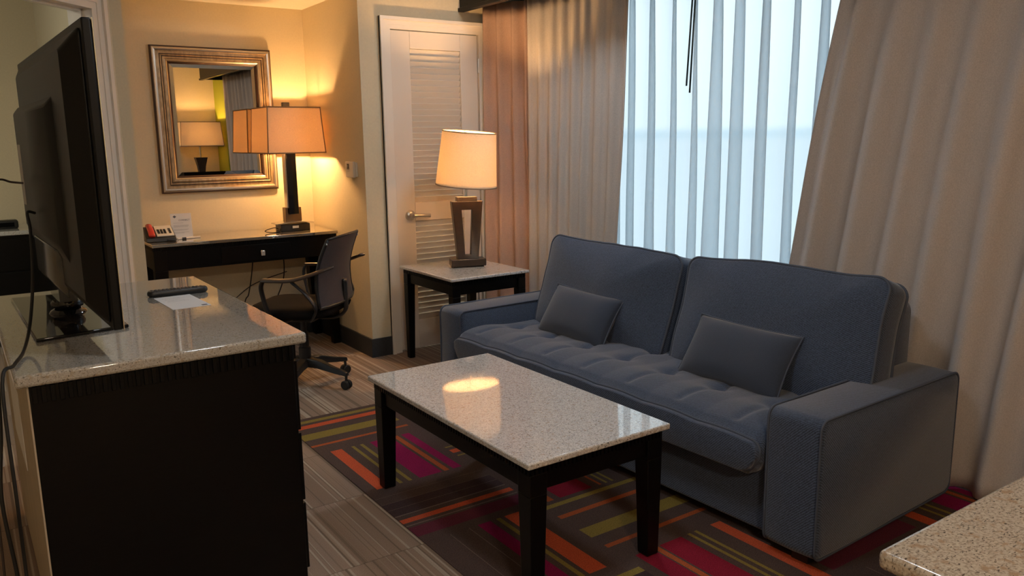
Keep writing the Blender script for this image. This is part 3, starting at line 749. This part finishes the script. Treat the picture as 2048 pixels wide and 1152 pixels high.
bm = B(); hpts = [(-.050, .005, .010), (-.050, .03, .020), (-.050, .09, .024), (-.050, .15, .020), (-.050, .180, .010)]
tube(bm, [PM @ p for p in smooth_path(hpts, 6)], .017, 10, flat=(1.1, .8)); link('handset', bm, RED, ph, smooth=True)
bm = B(); pc = smooth_path([(.03, -.105, .01), (.07, -.125, .005), (.085, -.11, .0045)], 6); tube(bm, pc, .0025, 6)
link('phone_cord', bm, RUBBER, ph, smooth=True)
cdm = thing('information_card', 'white printed card standing upright on the desk beside the telephone', 'card', (1.138, 5.345, KZ+.0006), math.radians(-4))
mx_ = Matrix.Rotation(math.radians(-9), 4, 'X')
bm = B(); box(bm, -.062, .062, -.001, .001, .004, .155, mx=mx_); link('card', bm, PAPER, cdm)
bm = B(); box(bm, -.055, .055, -.045, .02, 0, .004); box(bm, -.055, .055, .006, .012, .004, .03, mx=mx_); link('card_holder', bm, mat('clear_white_holder', (.7,.7,.68), .15), cdm, bevel=.001)
bm = B()
MM = mx_ @ Matrix.Translation((0, -.0012, 0))
for i, (z, wd) in enumerate(((.095, .03), (.080, .045), (.075, .045), (.070, .042), (.054, .045), (.049, .04), (.036, .045), (.031, .03))):
    x0 = -.048; box(bm, x0, x0+wd*2, -.0006, .0, z-.001, z+.001, mx=MM)
link('printed_lines', bm, INKL, cdm)
bm = B(); prism(bm, [(-.048, .136), (-.037, .144), (-.026, .136), (-.037, .126)], -.0006, 'y', 0)
for v in bm.verts: v.co = MM @ v.co
link('printed_emblem', bm, INK, cdm)
text_part('printed_heading', 'CONNECT', .0135, INK, cdm, MM @ Matrix.Translation((.018, -.0006, .108)) @ Matrix.Rotation(PI/2, 4, 'X'))
pn = tag(link('pen', B(), BLACK), 'small dark pen with pale body lying in front of the card', 'pen')
bm = B(); tube(bm, [(1.09, 5.262, KZ+.006), (1.23, 5.290, KZ+.006)], .005, 8); bm.to_mesh(pn.data); bm.free(); pn.data.materials.clear(); pn.data.materials.append(WHITEP)
pn.name = 'pen'
bm = B(); tube(bm, [(1.115, 5.267, KZ+.006), (1.14, 5.272, KZ+.006)], .0062, 8); link('dark_grip', bm, BLACK, pn)

th = thing('thermostat', 'small white thermostat on the niche wall beside the desk lamp', 'thermostat', (XN, 4.795, 1.195))
link('back_plate', bx((-.012, 0, -.062, .062, -.045, .045)), WHITEP, th, bevel=.003)
link('body', bx((-.030, -.012, -.058, .066, -.050, .050)), WHITEP, th, bevel=.005, seg=3)
link('display', bx((-.0312, -.030, .004, .034, .0, .036)), mat('dark_display', (.02,.018,.015), .2), th)
link('dial', bx((-.0325, -.030, .004, .034, -.014, -.002)), WHITEP, th, bevel=.002)

# ---------------------------------------------------------------- office chair
FH = math.atan2(.69, -.72)
oc = thing('office_chair', 'black office chair with mesh back and arms, turned at the desk', 'office chair', (1.525, 4.33, 0), FH-PI/2)
# local +y = facing
MESHC = noisy(mat('brown_black_mesh_fabric', (.055,.042,.042), .6), (.055,.042,.042), .4, 500)
SEATC = noisy(mat('black_seat_fabric', (.008,.0075,.0075), .95, spec=.08), (.008,.0075,.0075), .3, 300)
ARM = mat('worn_arm_plastic', (.05,.035,.028), .3)
bm = B(); prof = []
rings = []
for z, s in ((.425, .86), (.435, .97), (.455, 1.0), (.475, .96), (.485, .80), (.482, .4)): rings.append([(x*s, y*s-.0, z+(.012*(y/.24)**2 if s > .5 else 0)) for x, y in rrect(.49, .48, .13, 8)])
loft(bm, rings); link('seat', bm, SEATC, oc, smooth=True)
# backrest: curved mesh sheet
def back_pt(u, v):
    x = u*.245*(1-.10*v*v); y = -.235-.055*v+.05*(u*u)+.035*sin(v*PI)*1.0-.02; z = .50+.375*v-.012*u*u*v
    return Vector((x, y, z))
bm = B(); rings = []
for j in range(17):
    v = j/16; rings.append([back_pt(-1+2*i/20, v) for i in range(21)]+[back_pt(1-2*i/20, v)+Vector((0, -.008, 0)) for i in range(21)])
loft(bm, rings); bk = link('backrest', bm, MESHC, oc, smooth=True, angle=60)
bm = B()
for s in (-1, 1): tube(bm, [back_pt(s, v/12)+Vector((0, -.004, 0)) for v in range(13)], .010, 8)
tube(bm, [back_pt(-1+i/8, 1)+Vector((0, -.004, .002)) for i in range(17)], .007, 8); tube(bm, [back_pt(-1+i/8, 0)+Vector((0, -.004, -.002)) for i in range(17)], .010, 8)
link('back_frame', bm, BLACK, oc, smooth=True)
for s in (-1, 1):
    bm = B(); lathe(bm, [(.007, 0), (.007, .004), (.004, .006)], 12, mx=Matrix.Translation(back_pt(s, .94)+Vector((s*.008, -.010, 0))) @ Matrix.Rotation(PI/2, 4, 'X'))
    link('rivet', bm, CHROME, bk)
bm = B(); tube(bm, smooth_path([(0, -.05, .40), (0, -.19, .40), (0, -.255, .44), (0, -.262, .52), (0, -.262, .62)], 6), .016, 8, flat=(1.6, .6)); link('back_support', bm, BLACK, oc, smooth=True)
for s in (-1, 1):
    bm = B(); ap = smooth_path([(s*.225, -.285, .722), (s*.258, -.25, .710), (s*.278, -.18, .685), (s*.288, -.08, .658), (s*.285, .02, .654), (s*.278, .09, .654)], 6)
    tube(bm, ap, .022, 10, flat=(1.0, .42)); link('armrest', bm, ARM, oc, smooth=True)
    bm = B(); tube(bm, smooth_path([(s*.278, .085, .650), (s*.274, .10, .60), (s*.262, .07, .46), (s*.20, .05, .415), (s*.08, .02, .41)], 6), .013, 8, flat=(1.3, .7))
    tube(bm, smooth_path([(s*.283, -.08, .648), (s*.285, -.16, .58), (s*.270, -.20, .50), (s*.20, -.14, .43)], 6), .015, 8, flat=(1.4, .5))
    link('arm_support', bm, BLACK, oc, smooth=True)
bm = B(); box(bm, -.09, .09, -.10, .08, .385, .425); link('mechanism', bm, BLACK, oc, bevel=.01)
bm = B(); lathe(bm, [(.034, .11), (.034, .22), (.026, .225), (.026, .31), (.016, .312), (.016, .39)], 20); link('gas_column', bm, BLACK, oc, smooth=True, angle=35)
bm = B(); tube(bm, [(.02, .0, .40), (.20, -.04, .39), (.25, -.05, .385)], .006, 8); link('lever', bm, BLACK, oc, smooth=True)
for k in range(5):
    a = 2*PI*k/5+math.radians(CH_A if 'CH_A' in globals() else 14)-oc.rotation_euler.z
    bm = B(); d = Vector((cos(a), sin(a), 0)); n_ = Vector((-sin(a), cos(a), 0))
    rings = []
    for t_, z1, h, wd in ((.02, .135, .05, .030), (.10, .130, .045, .026), (.20, .105, .032, .020), (.285, .088, .022, .016)):
        rings.append([d*t_+n_*wd+Vector((0,0,z1-h/2)), d*t_-n_*wd+Vector((0,0,z1-h/2)), d*t_-n_*wd*.7+Vector((0,0,z1+h/2)), d*t_+n_*wd*.7+Vector((0,0,z1+h/2))])
    loft(bm, rings); lg = link('base_arm', bm, BLACK, oc, bevel=.004)
    bm = B(); c = d*.275
    for s in (-1, 1):
        mxc = Matrix.Translation(c+n_*(s*.014)+Vector((0,0,.0275))) @ Matrix.Rotation(a, 4, 'Z') @ Matrix.Rotation(PI/2, 4, 'X') @ Matrix.Translation((0, 0, -.009))
        lathe(bm, [(.022, 0), (.0265, .004), (.0265, .014), (.022, .018)], 20, mx=mxc)
    tube(bm, [c+Vector((0,0,.035)), c+Vector((0,0,.085))], .008, 8); box(bm, -.012, .012, -.008, .008, .02, .05, mx=Matrix.Translation(c) @ Matrix.Rotation(a, 4, 'Z'))
    link('caster', bm, RUBBER, lg, smooth=True, angle=40)

# cables under the desk
cable('wall_cable', [(1.62, 5.49, .76), (1.615, 5.50, .62), (1.60, 5.51, .48), (1.57, 5.515, .34), (1.545, 5.515, .30), (1.50, 5.515, .15), (1.40, 5.51, .02)], .004, RUBBER, 'left one of two black leads hanging down the wall under the desk')
cable('wall_cable', [(1.80, 5.49, .76), (1.812, 5.50, .66), (1.83, 5.51, .54), (1.82, 5.515, .42), (1.77, 5.515, .30), (1.70, 5.515, .18), (1.66, 5.51, .02)], .004, RUBBER, 'right one of two black leads hanging down the wall under the desk')
cable('wall_cable', [(1.28, 5.515, .22), (1.40, 5.52, .26), (1.60, 5.52, .40), (1.85, 5.52, .47)], .003, RUBBER, 'thin dark lead slanting across the wall below the desk')

# ---------------------------------------------------------------- sofa
STH = .032
so = thing('sofa', 'slate blue upholstered two-cushion sofa below the window curtains', 'sofa', (2.092, 1.383, .0035), STH)
# local x = depth toward window, y = along to the left
SD, SL, SA, SW = .88, 2.251, .509-.0035, .202
def soft(bm, amp, sc, seed=0):
    for v in bm.verts:
        n = noise.noise_vector(v.co*sc+Vector((seed, seed*2.1, 0))); v.co += n*amp
def arm(y0):
    bm = B(); n = 14
    out_ = rrect(SD, SA-.035, .035, 6, SD/2, .035+(SA-.035)/2, .05)   # outline in x,z
    rings = []
    for (dy, ins) in ((0, .016), (.006, .006), (.018, 0), (SW/2, -.002), (SW-.018, 0), (SW-.006, .006), (SW, .016)):
        rings.append([(SD/2+(x-SD/2)*(1-2*ins/SD), y0+dy, SA/2+(z-SA/2)*(1-2*ins/SA)) for x, z in out_])
    loft(bm, rings); soft(bm, .003, 6, y0)
    a = link('arm', bm, SOFA, so, smooth=True, angle=70)
    bm = B()
    for yy in (y0+.006, y0+SW-.006):
        tube(bm, [(SD/2+(x-SD/2)*(1-.005/SD), yy, SA/2+(z-SA/2)*.995) for x, z in out_], .0045, 6, True)
    link('piping', bm, PIPING, a, smooth=True)
arm(0); arm(SL-SW)
link('base_frame', bx((.035, SD-.02, SW-.005, SL-SW+.005, .045, .30)), SOFA, so, bevel=.012, seg=3)
bm = B()
for (fx_, fy_) in ((.07, .08), (SD-.08, .08), (.07, SL-.08), (SD-.08, SL-.08)): box(bm, fx_-.03, fx_+.03, fy_-.03, fy_+.03, 0, .046)
for i, bmf in enumerate([(.07, .08), (SD-.08, .08), (.07, SL-.08), (SD-.08, SL-.08)]):
    b_ = B(); box(b_, bmf[0]-.03, bmf[0]+.03, bmf[1]-.03, bmf[1]+.03, 0, .046); link('foot', b_, BLACK, so)
bm.free()
# back frame, slightly lower than the cushions
bm = B(); out_ = rrect(SL-2*SW+.02, .71, .05, 6, SL/2, .045+.35, .08)
rings = []
for dx, ins in ((SD-.20, .012), (SD-.185, 0), (SD-.02, 0), (SD, .015)): rings.append([(dx, SL/2+(y-SL/2)*(1-2*ins/SL), z-(ins if z > .4 else 0)) for y, z in out_])
loft(bm, rings); link('back_frame', bm, SOFA, so, smooth=True, angle=70)
# seat cushion
SY0, SY1 = SW+.004, SL-SW-.004; SLn = SY1-SY0
seams = [SY0+SLn*(k+.5)/7 for k in range(7)]
def seat_disp(x, y):
    z = .012*max(0, sin((y-SY0)/SLn*PI))**.5
    for s_ in seams:
        g = math.exp(-((y-s_)/.016)**2)
        z -= .009*g*(1 if .03 < x < .62 else 0)
        for bxp in (.27, .48): z -= .024*math.exp(-(((y-s_)/.045)**2+((x-bxp)/.045)**2))
    z += .006*abs(sin((y-SY0)/SLn*7*PI+0)) + .018*math.exp(-((x-.14)/.11)**2) - .010*math.exp(-((x-0)/.035)**2)
    return z
SZT = .405
bm = B(); ny, nx_ = 260, 46
rings = []
h0 = .155
def seat_outline(ix, inset=0):
    # points around: top from y0 to y1, then bottom back
    pts_ = []
    for i in range(ny+1):
        y = SY0+SLn*i/ny; pts_.append((y, 'top'))
    return pts_
xs = [0.0+.66*k/nx_ for k in range(nx_+1)]
rings = []
for k, x in enumerate(xs):
    ring = []
    f = min(1, (x/.02)) ; rr = .020*(1-math.sqrt(max(0, 1-(1-f)**2)))
    for i in range(ny+1):
        y = SY0+SLn*i/ny
        edge = min(y-SY0, SY1-y); ed = -.018*(1-min(1, edge/.03))**2
        ring.append((x-.018+rr*0, y, SZT+seat_disp(x, y)+ed-rr))
    for i in range(ny, -1, -4):
        y = SY0+SLn*i/ny; edge = min(y-SY0, SY1-y); cr_ = .06*(1-min(1, edge/.06))**2
        ring.append((x-.018+rr*0, y, SZT-h0+cr_+rr))
    rings.append(ring)
front = rings[0]
pre = []
cyz = (0, (SY0+SY1)/2, SZT-h0/2)
for s_, dx in ((.90, -.028), (.955, -.026), (.985, -.018), (.998, -.006)):
    pre.append([(-.018+dx, cyz[1]+(p[1]-cyz[1])*(1-(1-s_)*.08), cyz[2]+(p[2]-cyz[2])*s_) for p in front])
loft(bm, pre+rings); sc = link('seat_cushion', bm, SOFA, so, smooth=True, angle=80)
bm = B(); tube(bm, [(p[0]-.004, p[1], p[2]+(.001 if j <= ny else -.001)) for j, p in enumerate(front) if j % 2 == 0 or j > ny], .0055, 6, True); link('piping', bm, PIPING, sc, smooth=True)
for s_ in seams:
    for bxp in (.27, .48):
        bm = B(); bmesh.ops.create_uvsphere(bm, u_segments=10, v_segments=6, radius=.009, matrix=Matrix.Translation((bxp-.018, s_, SZT+seat_disp(bxp, s_)+.001)) @ Matrix.Diagonal((1,1,.5,1)))
        link('tuft_button', bm, PIPING, sc, smooth=True)
# back cushions
def cushion(name, parent, w_, h_, d_, r, bulge, mx, m, seed, pipe=.0055, wob=.017, sub=.03, both=True):
    o_ = rrect(w_, h_, r, 8, 0, 0, sub); rings = []
    def ring(s, z):
        return [Vector((z, x*s, y*s)) for x, y in o_]
    fr = [(.0, -1, 0)]
    seq = []
    for s in (.05, .2, .4, .6, .75, .86, .93, .97, .99): seq.append((s, -d_/2-bulge*(1-s**2.5)-.004))
    seq.append((1.0, -d_/2)); seq.append((1.012, -d_/4)); seq.append((1.012, d_/4)); seq.append((1.0, d_/2))
    for s in (.99, .97, .93, .86, .75, .6, .4, .2, .05): seq.append((s, d_/2+bulge*.7*(1-s**2.5)+.004))
    for s, z in seq: rings.append(ring(s, z))
    def wobf(p):
        n = noise.noise_vector(Vector((p.x*1.5, p.y*3.2+seed, p.z*3.2))); n2 = noise.noise_vector(Vector((p.x*4, p.y*9+seed, p.z*9)))
        return mx @ (p+Vector((n.x*wob*1.0, n.y*wob*.5, n.z*wob*1.0))+n2*wob*.18)
    rings = [[wobf(p) for p in r_] for r_ in rings]
    bm = B(); loft(bm, rings); c = link(name, bm, m, parent, smooth=True)
    bm = B()
    for z in ((-d_/2, d_/2) if both else (-d_/2,)):
        tube(bm, [wobf(Vector((z*1.01, x*1.006, y*1.006))) for x, y in o_], pipe, 6, True)
    link('piping', bm, PIPING, c, smooth=True); return c
def tilt(x, y, z, a, rz=0, rx=0): return Matrix.Translation((x, y, z)) @ Matrix.Rotation(rz, 4, 'Z') @ Matrix.Rotation(rx, 4, 'X') @ Matrix.Rotation(a, 4, 'Y')
cushion('back_cushion', so, .905, .50, .13, .055, .045, tilt(.575, 1.548, .598, math.radians(17), 0, math.radians(.5)), SOFA, 3.1)
cushion('back_cushion', so, .915, .50, .13, .055, .045, tilt(.575, .583, .600, math.radians(17), 0, math.radians(-1.2)), SOFA, 8.7)
# small pillows
def pillow(name, label, mx):
    w_, h_, d_ = .49, .275, .125; nu, nv = 30, 18
    bm = B(); grid = {}
    for side in (-1, 1):
        for i in range(nu+1):
            for j in range(nv+1):
                u = -1+2*i/nu; v = -1+2*j/nv
                t_ = ((1-abs(u)**3.2)*(1-abs(v)**2.6)); t_ = max(t_, 0)**.62
                # edges pinch inward a little between corners
                yy = u*w_/2*(1-.05*(1-v*v)*abs(u)**4); zz = v*h_/2*(1-.07*(1-u*u)*abs(v)**4)
                p = Vector((side*d_/2*t_, yy, zz)); nn = noise.noise_vector(Vector((p.x, p.y*7, p.z*7)))
                p += nn*.004*(1 if t_ > 0 else 0)
                if t_ == 0 and side == 1: grid[(1, i, j)] = grid[(-1, i, j)]; continue
                grid[(side, i, j)] = bm.verts.new(mx @ p)
        for i in range(nu):
            for j in range(nv):
                q = [grid[(side, i, j)], grid[(side, i+1, j)], grid[(side, i+1, j+1)], grid[(side, i, j+1)]]
                bm.faces.new(q if side == 1 else q[::-1])
    o = thing(name, label, 'cushion', mx.translation-Vector((0, 0, .13)))
    for v in bm.verts: v.co -= o.location
    link('cushion_body', bm, PILLOW, o, smooth=True)
    bm = B(); edge = []
    for (u, v) in [(-1+2*i/20, -1) for i in range(20)]+[(1, -1+2*i/12) for i in range(12)]+[(1-2*i/20, 1) for i in range(20)]+[(-1, 1-2*i/12) for i in range(12)]:
        edge.append((mx @ Vector((0, u*w_/2*(1-.05*(1-v*v)*abs(u)**4), v*h_/2*(1-.07*(1-u*u)*abs(v)**4))))-o.location)
    tube(bm, edge, .004, 6, True); link('piping', bm, PIPING, o, smooth=True)
pillow('throw_cushion', 'small slate blue lumbar cushion on the left half of the sofa', tilt(2.44, 2.985, .512, math.radians(32), STH, math.radians(1)))
pillow('throw_cushion', 'small slate blue lumbar cushion on the right half of the sofa, nearer the viewer', tilt(2.465, 2.03, .516, math.radians(32), STH, math.radians(1)))

# ---------------------------------------------------------------- curtains
def drape(name, x0, ytop, ybot, z0, z1, folds, amp, m, label, seed, ease=1.0, nv=30, per=14, xbot=None, parent=None, thick=.003, tight=.45, prof=None):
    "ytop/ybot = (y at near end, y at far end); folds pleats across"
    rnd = random.Random(seed); nu = int(folds*per); bm = B()
    ph = [rnd.uniform(-.25, .25) for _ in range(int(folds)+3)]; am = [rnd.uniform(.6, 1.15) for _ in range(int(folds)+3)]
    def off(u, v):
        k = u*folds; i = int(k); f = k-i; a = am[i]*(1-f)+am[i+1]*f; p = ph[i]*(1-f)+ph[i+1]*f
        s = sin(2*PI*(k+p*.6+.05*sin(v*2.2+i))); s = s if s > 0 else s*.8
        aa = amp*a*(.55+.45*(1-v)**.7) + .0
        return -aa*(abs(s)**.85)*(1 if s > 0 else -1), .35*aa*cos(2*PI*(k+p*.6))*tight
    R = []
    for j in range(nv+1):
        v = j/nv; z = z0+(z1-z0)*v; vv = (1-v)**ease; row = []
        ya = ytop[0]+(ybot[0]-ytop[0])*vv; yb = ytop[1]+(ybot[1]-ytop[1])*vv; xx = x0 if xbot is None else x0+(xbot-x0)*vv
        for i in range(nu+1):
            u = i/nu; dx, dy = off(u, v); y = ya+(yb-ya)*u+dy
            x = xx+dx+noise.noise(Vector((u*9, v*2.5, seed)))*.012
            if prof: x += prof(u)
            row.append(bm.verts.new((min(x, XW-.006), y, z)))
        R.append(row)
    for a, b in zip(R, R[1:]):
        for i in range(nu): bm.faces.new((a[i], a[i+1], b[i+1], b[i]))
    o = link(name, bm, m, parent, smooth=True)
    if thick:
        s = o.modifiers.new('thickness', 'SOLIDIFY'); s.thickness = thick
    return tag(o, label, 'curtain')
# sheer behind
drape('sheer_curtain', 3.215, (1.75, 3.85), (1.75, 3.85), .05, 2.235, 14, .06, SHEER, 'white translucent sheer curtain glowing with daylight in the middle of the window', 5, nv=14, per=16, thick=0, tight=4.4)
# left pair
drape('drape', 3.13, (4.20, 4.60), (4.16, 4.60), .012, 2.235, 4.3, .035, DRAPE_TAN, 'rosy tan curtain panel glowing orange beside the table lamp', 11, nv=24, per=18, prof=lambda u: -.17*u**1.5)
drape('drape', 3.06, (3.30, 4.235), (3.42, 4.235), .012, 2.235, 8.4, .026, DRAPE_L, 'light taupe curtain panel hanging left of the bright sheer', 23, nv=24, per=16)
# right drape sweeps outward at the bottom-left
drape('drape', 3.06, (-.12, 1.99), (.02, 2.36), .012, 2.235, 13, .040, DRAPE, 'wide taupe curtain hanging right of the bright sheer, behind the sofa arm', 42, ease=.8, nv=36, per=16, xbot=3.07)
# draw rods of the curtains
bm = B(); tube(bm, [(3.08, 2.88, 2.23), (3.03, 2.87, 1.62)], .0045, 8); tag(link('curtain_rod', bm, mat('dark_green_rod', (.03,.05,.05), .4), None, smooth=True), 'left of two thin dark draw wands hanging before the sheer', 'curtain wand')
bm = B(); tube(bm, [(3.07, 2.855, 2.23), (3.02, 2.838, 1.585)], .0045, 8); tag(link('curtain_rod', bm, mat('dark_green_rod_b', (.03,.05,.05), .4), None, smooth=True), 'right, slightly longer of two dark draw wands hanging before the sheer', 'curtain wand')

# ---------------------------------------------------------------- near granite table (right bottom)
gt = thing('granite_table', 'beige granite tabletop corner on a black base at lower right', 'table', (1.08, .61, .0035))
link('stone_top', bx((0, 1.05, -.75, 0, .724, .7565)), GRANITE_W, gt, bevel=.010, seg=3)
link('support_frame', bx((.07, .98, -.68, -.04, .694, .724)), BLACK, gt, bevel=.003)
for (a_, b_) in ((.10, -.07), (.95, -.07), (.10, -.65), (.95, -.65)): link('leg', bx((a_-.025, a_+.025, b_-.025, b_+.025, 0, .694)), BLACK, gt, bevel=.003)

# ---------------------------------------------------------------- bedroom beyond the doorway
bd = thing('bedroom_dresser', 'low black dresser with pale stone top in the bedroom beyond the doorway', 'dresser', (-.95, 6.40, 0))
granite_top(bd, 0, 1.52, 0, .56, .77, .80)
link('carcass', bx((.02, 1.50, .02, .55, .04, .77)), WOOD, bd, bevel=.003)
for k in range(3):
    for j in range(3):
        d = link('drawer', bx((.04+k*.485, .51+k*.485, .008, .02, .07+j*.23, .285+j*.23)), WOOD, bd, bevel=.002)
bm = B(); tag_o = thing('alarm_clock', 'small dark device at the left end of the bedroom dresser top', 'clock', (.235, 6.62, .8003))
link('body', bx((-.085, .085, -.05, .05, 0, .060)), BLACK, tag_o, bevel=.015, seg=4); bm.free()
link('display', bx((-.06, .06, -.0515, -.05, .015, .045)), BLACKG, tag_o)
sb_ = thing('coaster_stack', 'small dark coasters on the bedroom dresser top behind the television', 'coaster', (.47, 6.66, .8003))
link('coasters', bx((-.06, .06, -.05, .05, 0, .022)), BLACK, sb_, bevel=.004)

# ceiling lamps, all out of view; sofa, coffee table and bedroom ones added as fill
def unseen_ceiling_lamp(x, y, c, e_, label):
    cl = thing('unseen_ceiling_light', label, 'ceiling light', (x, y, HC))
    bm = B(); lathe(bm, [(.19, 0), (.19, -.02), (.175, -.03)], 40); link('rim', bm, NICKEL, cl, smooth=True, angle=40)
    bm = B(); lathe(bm, [(.17, -.025), (.155, -.06), (.11, -.085), (.05, -.097), (.005, -.10)], 40)
    link('diffuser', bm, mat('lit_frosted_glass', (1,1,1), .5, emit=c, estr=e_), cl, smooth=True)
unseen_ceiling_lamp(2.64, 3.28, (.78, .90, 1), 26, 'round frosted fill light added on the ceiling over the sofa, out of view')  # added cool fill that lifts the seat and upper surfaces
unseen_ceiling_lamp(1.0, 1.6, (.88, .94, 1), 20, 'round frosted fill light added on the ceiling over the coffee table, out of view')  # added neutral fill for the middle of the room
unseen_ceiling_lamp(.1, -1.2, (1, .80, .60), 80, 'round frosted ceiling light behind the viewer')
unseen_ceiling_lamp(-1.1, 5.0, (1, .95, .75), 30, 'round frosted fill light added on the bedroom ceiling, out of view')  # added to brighten the bedroom walls beyond the doorway
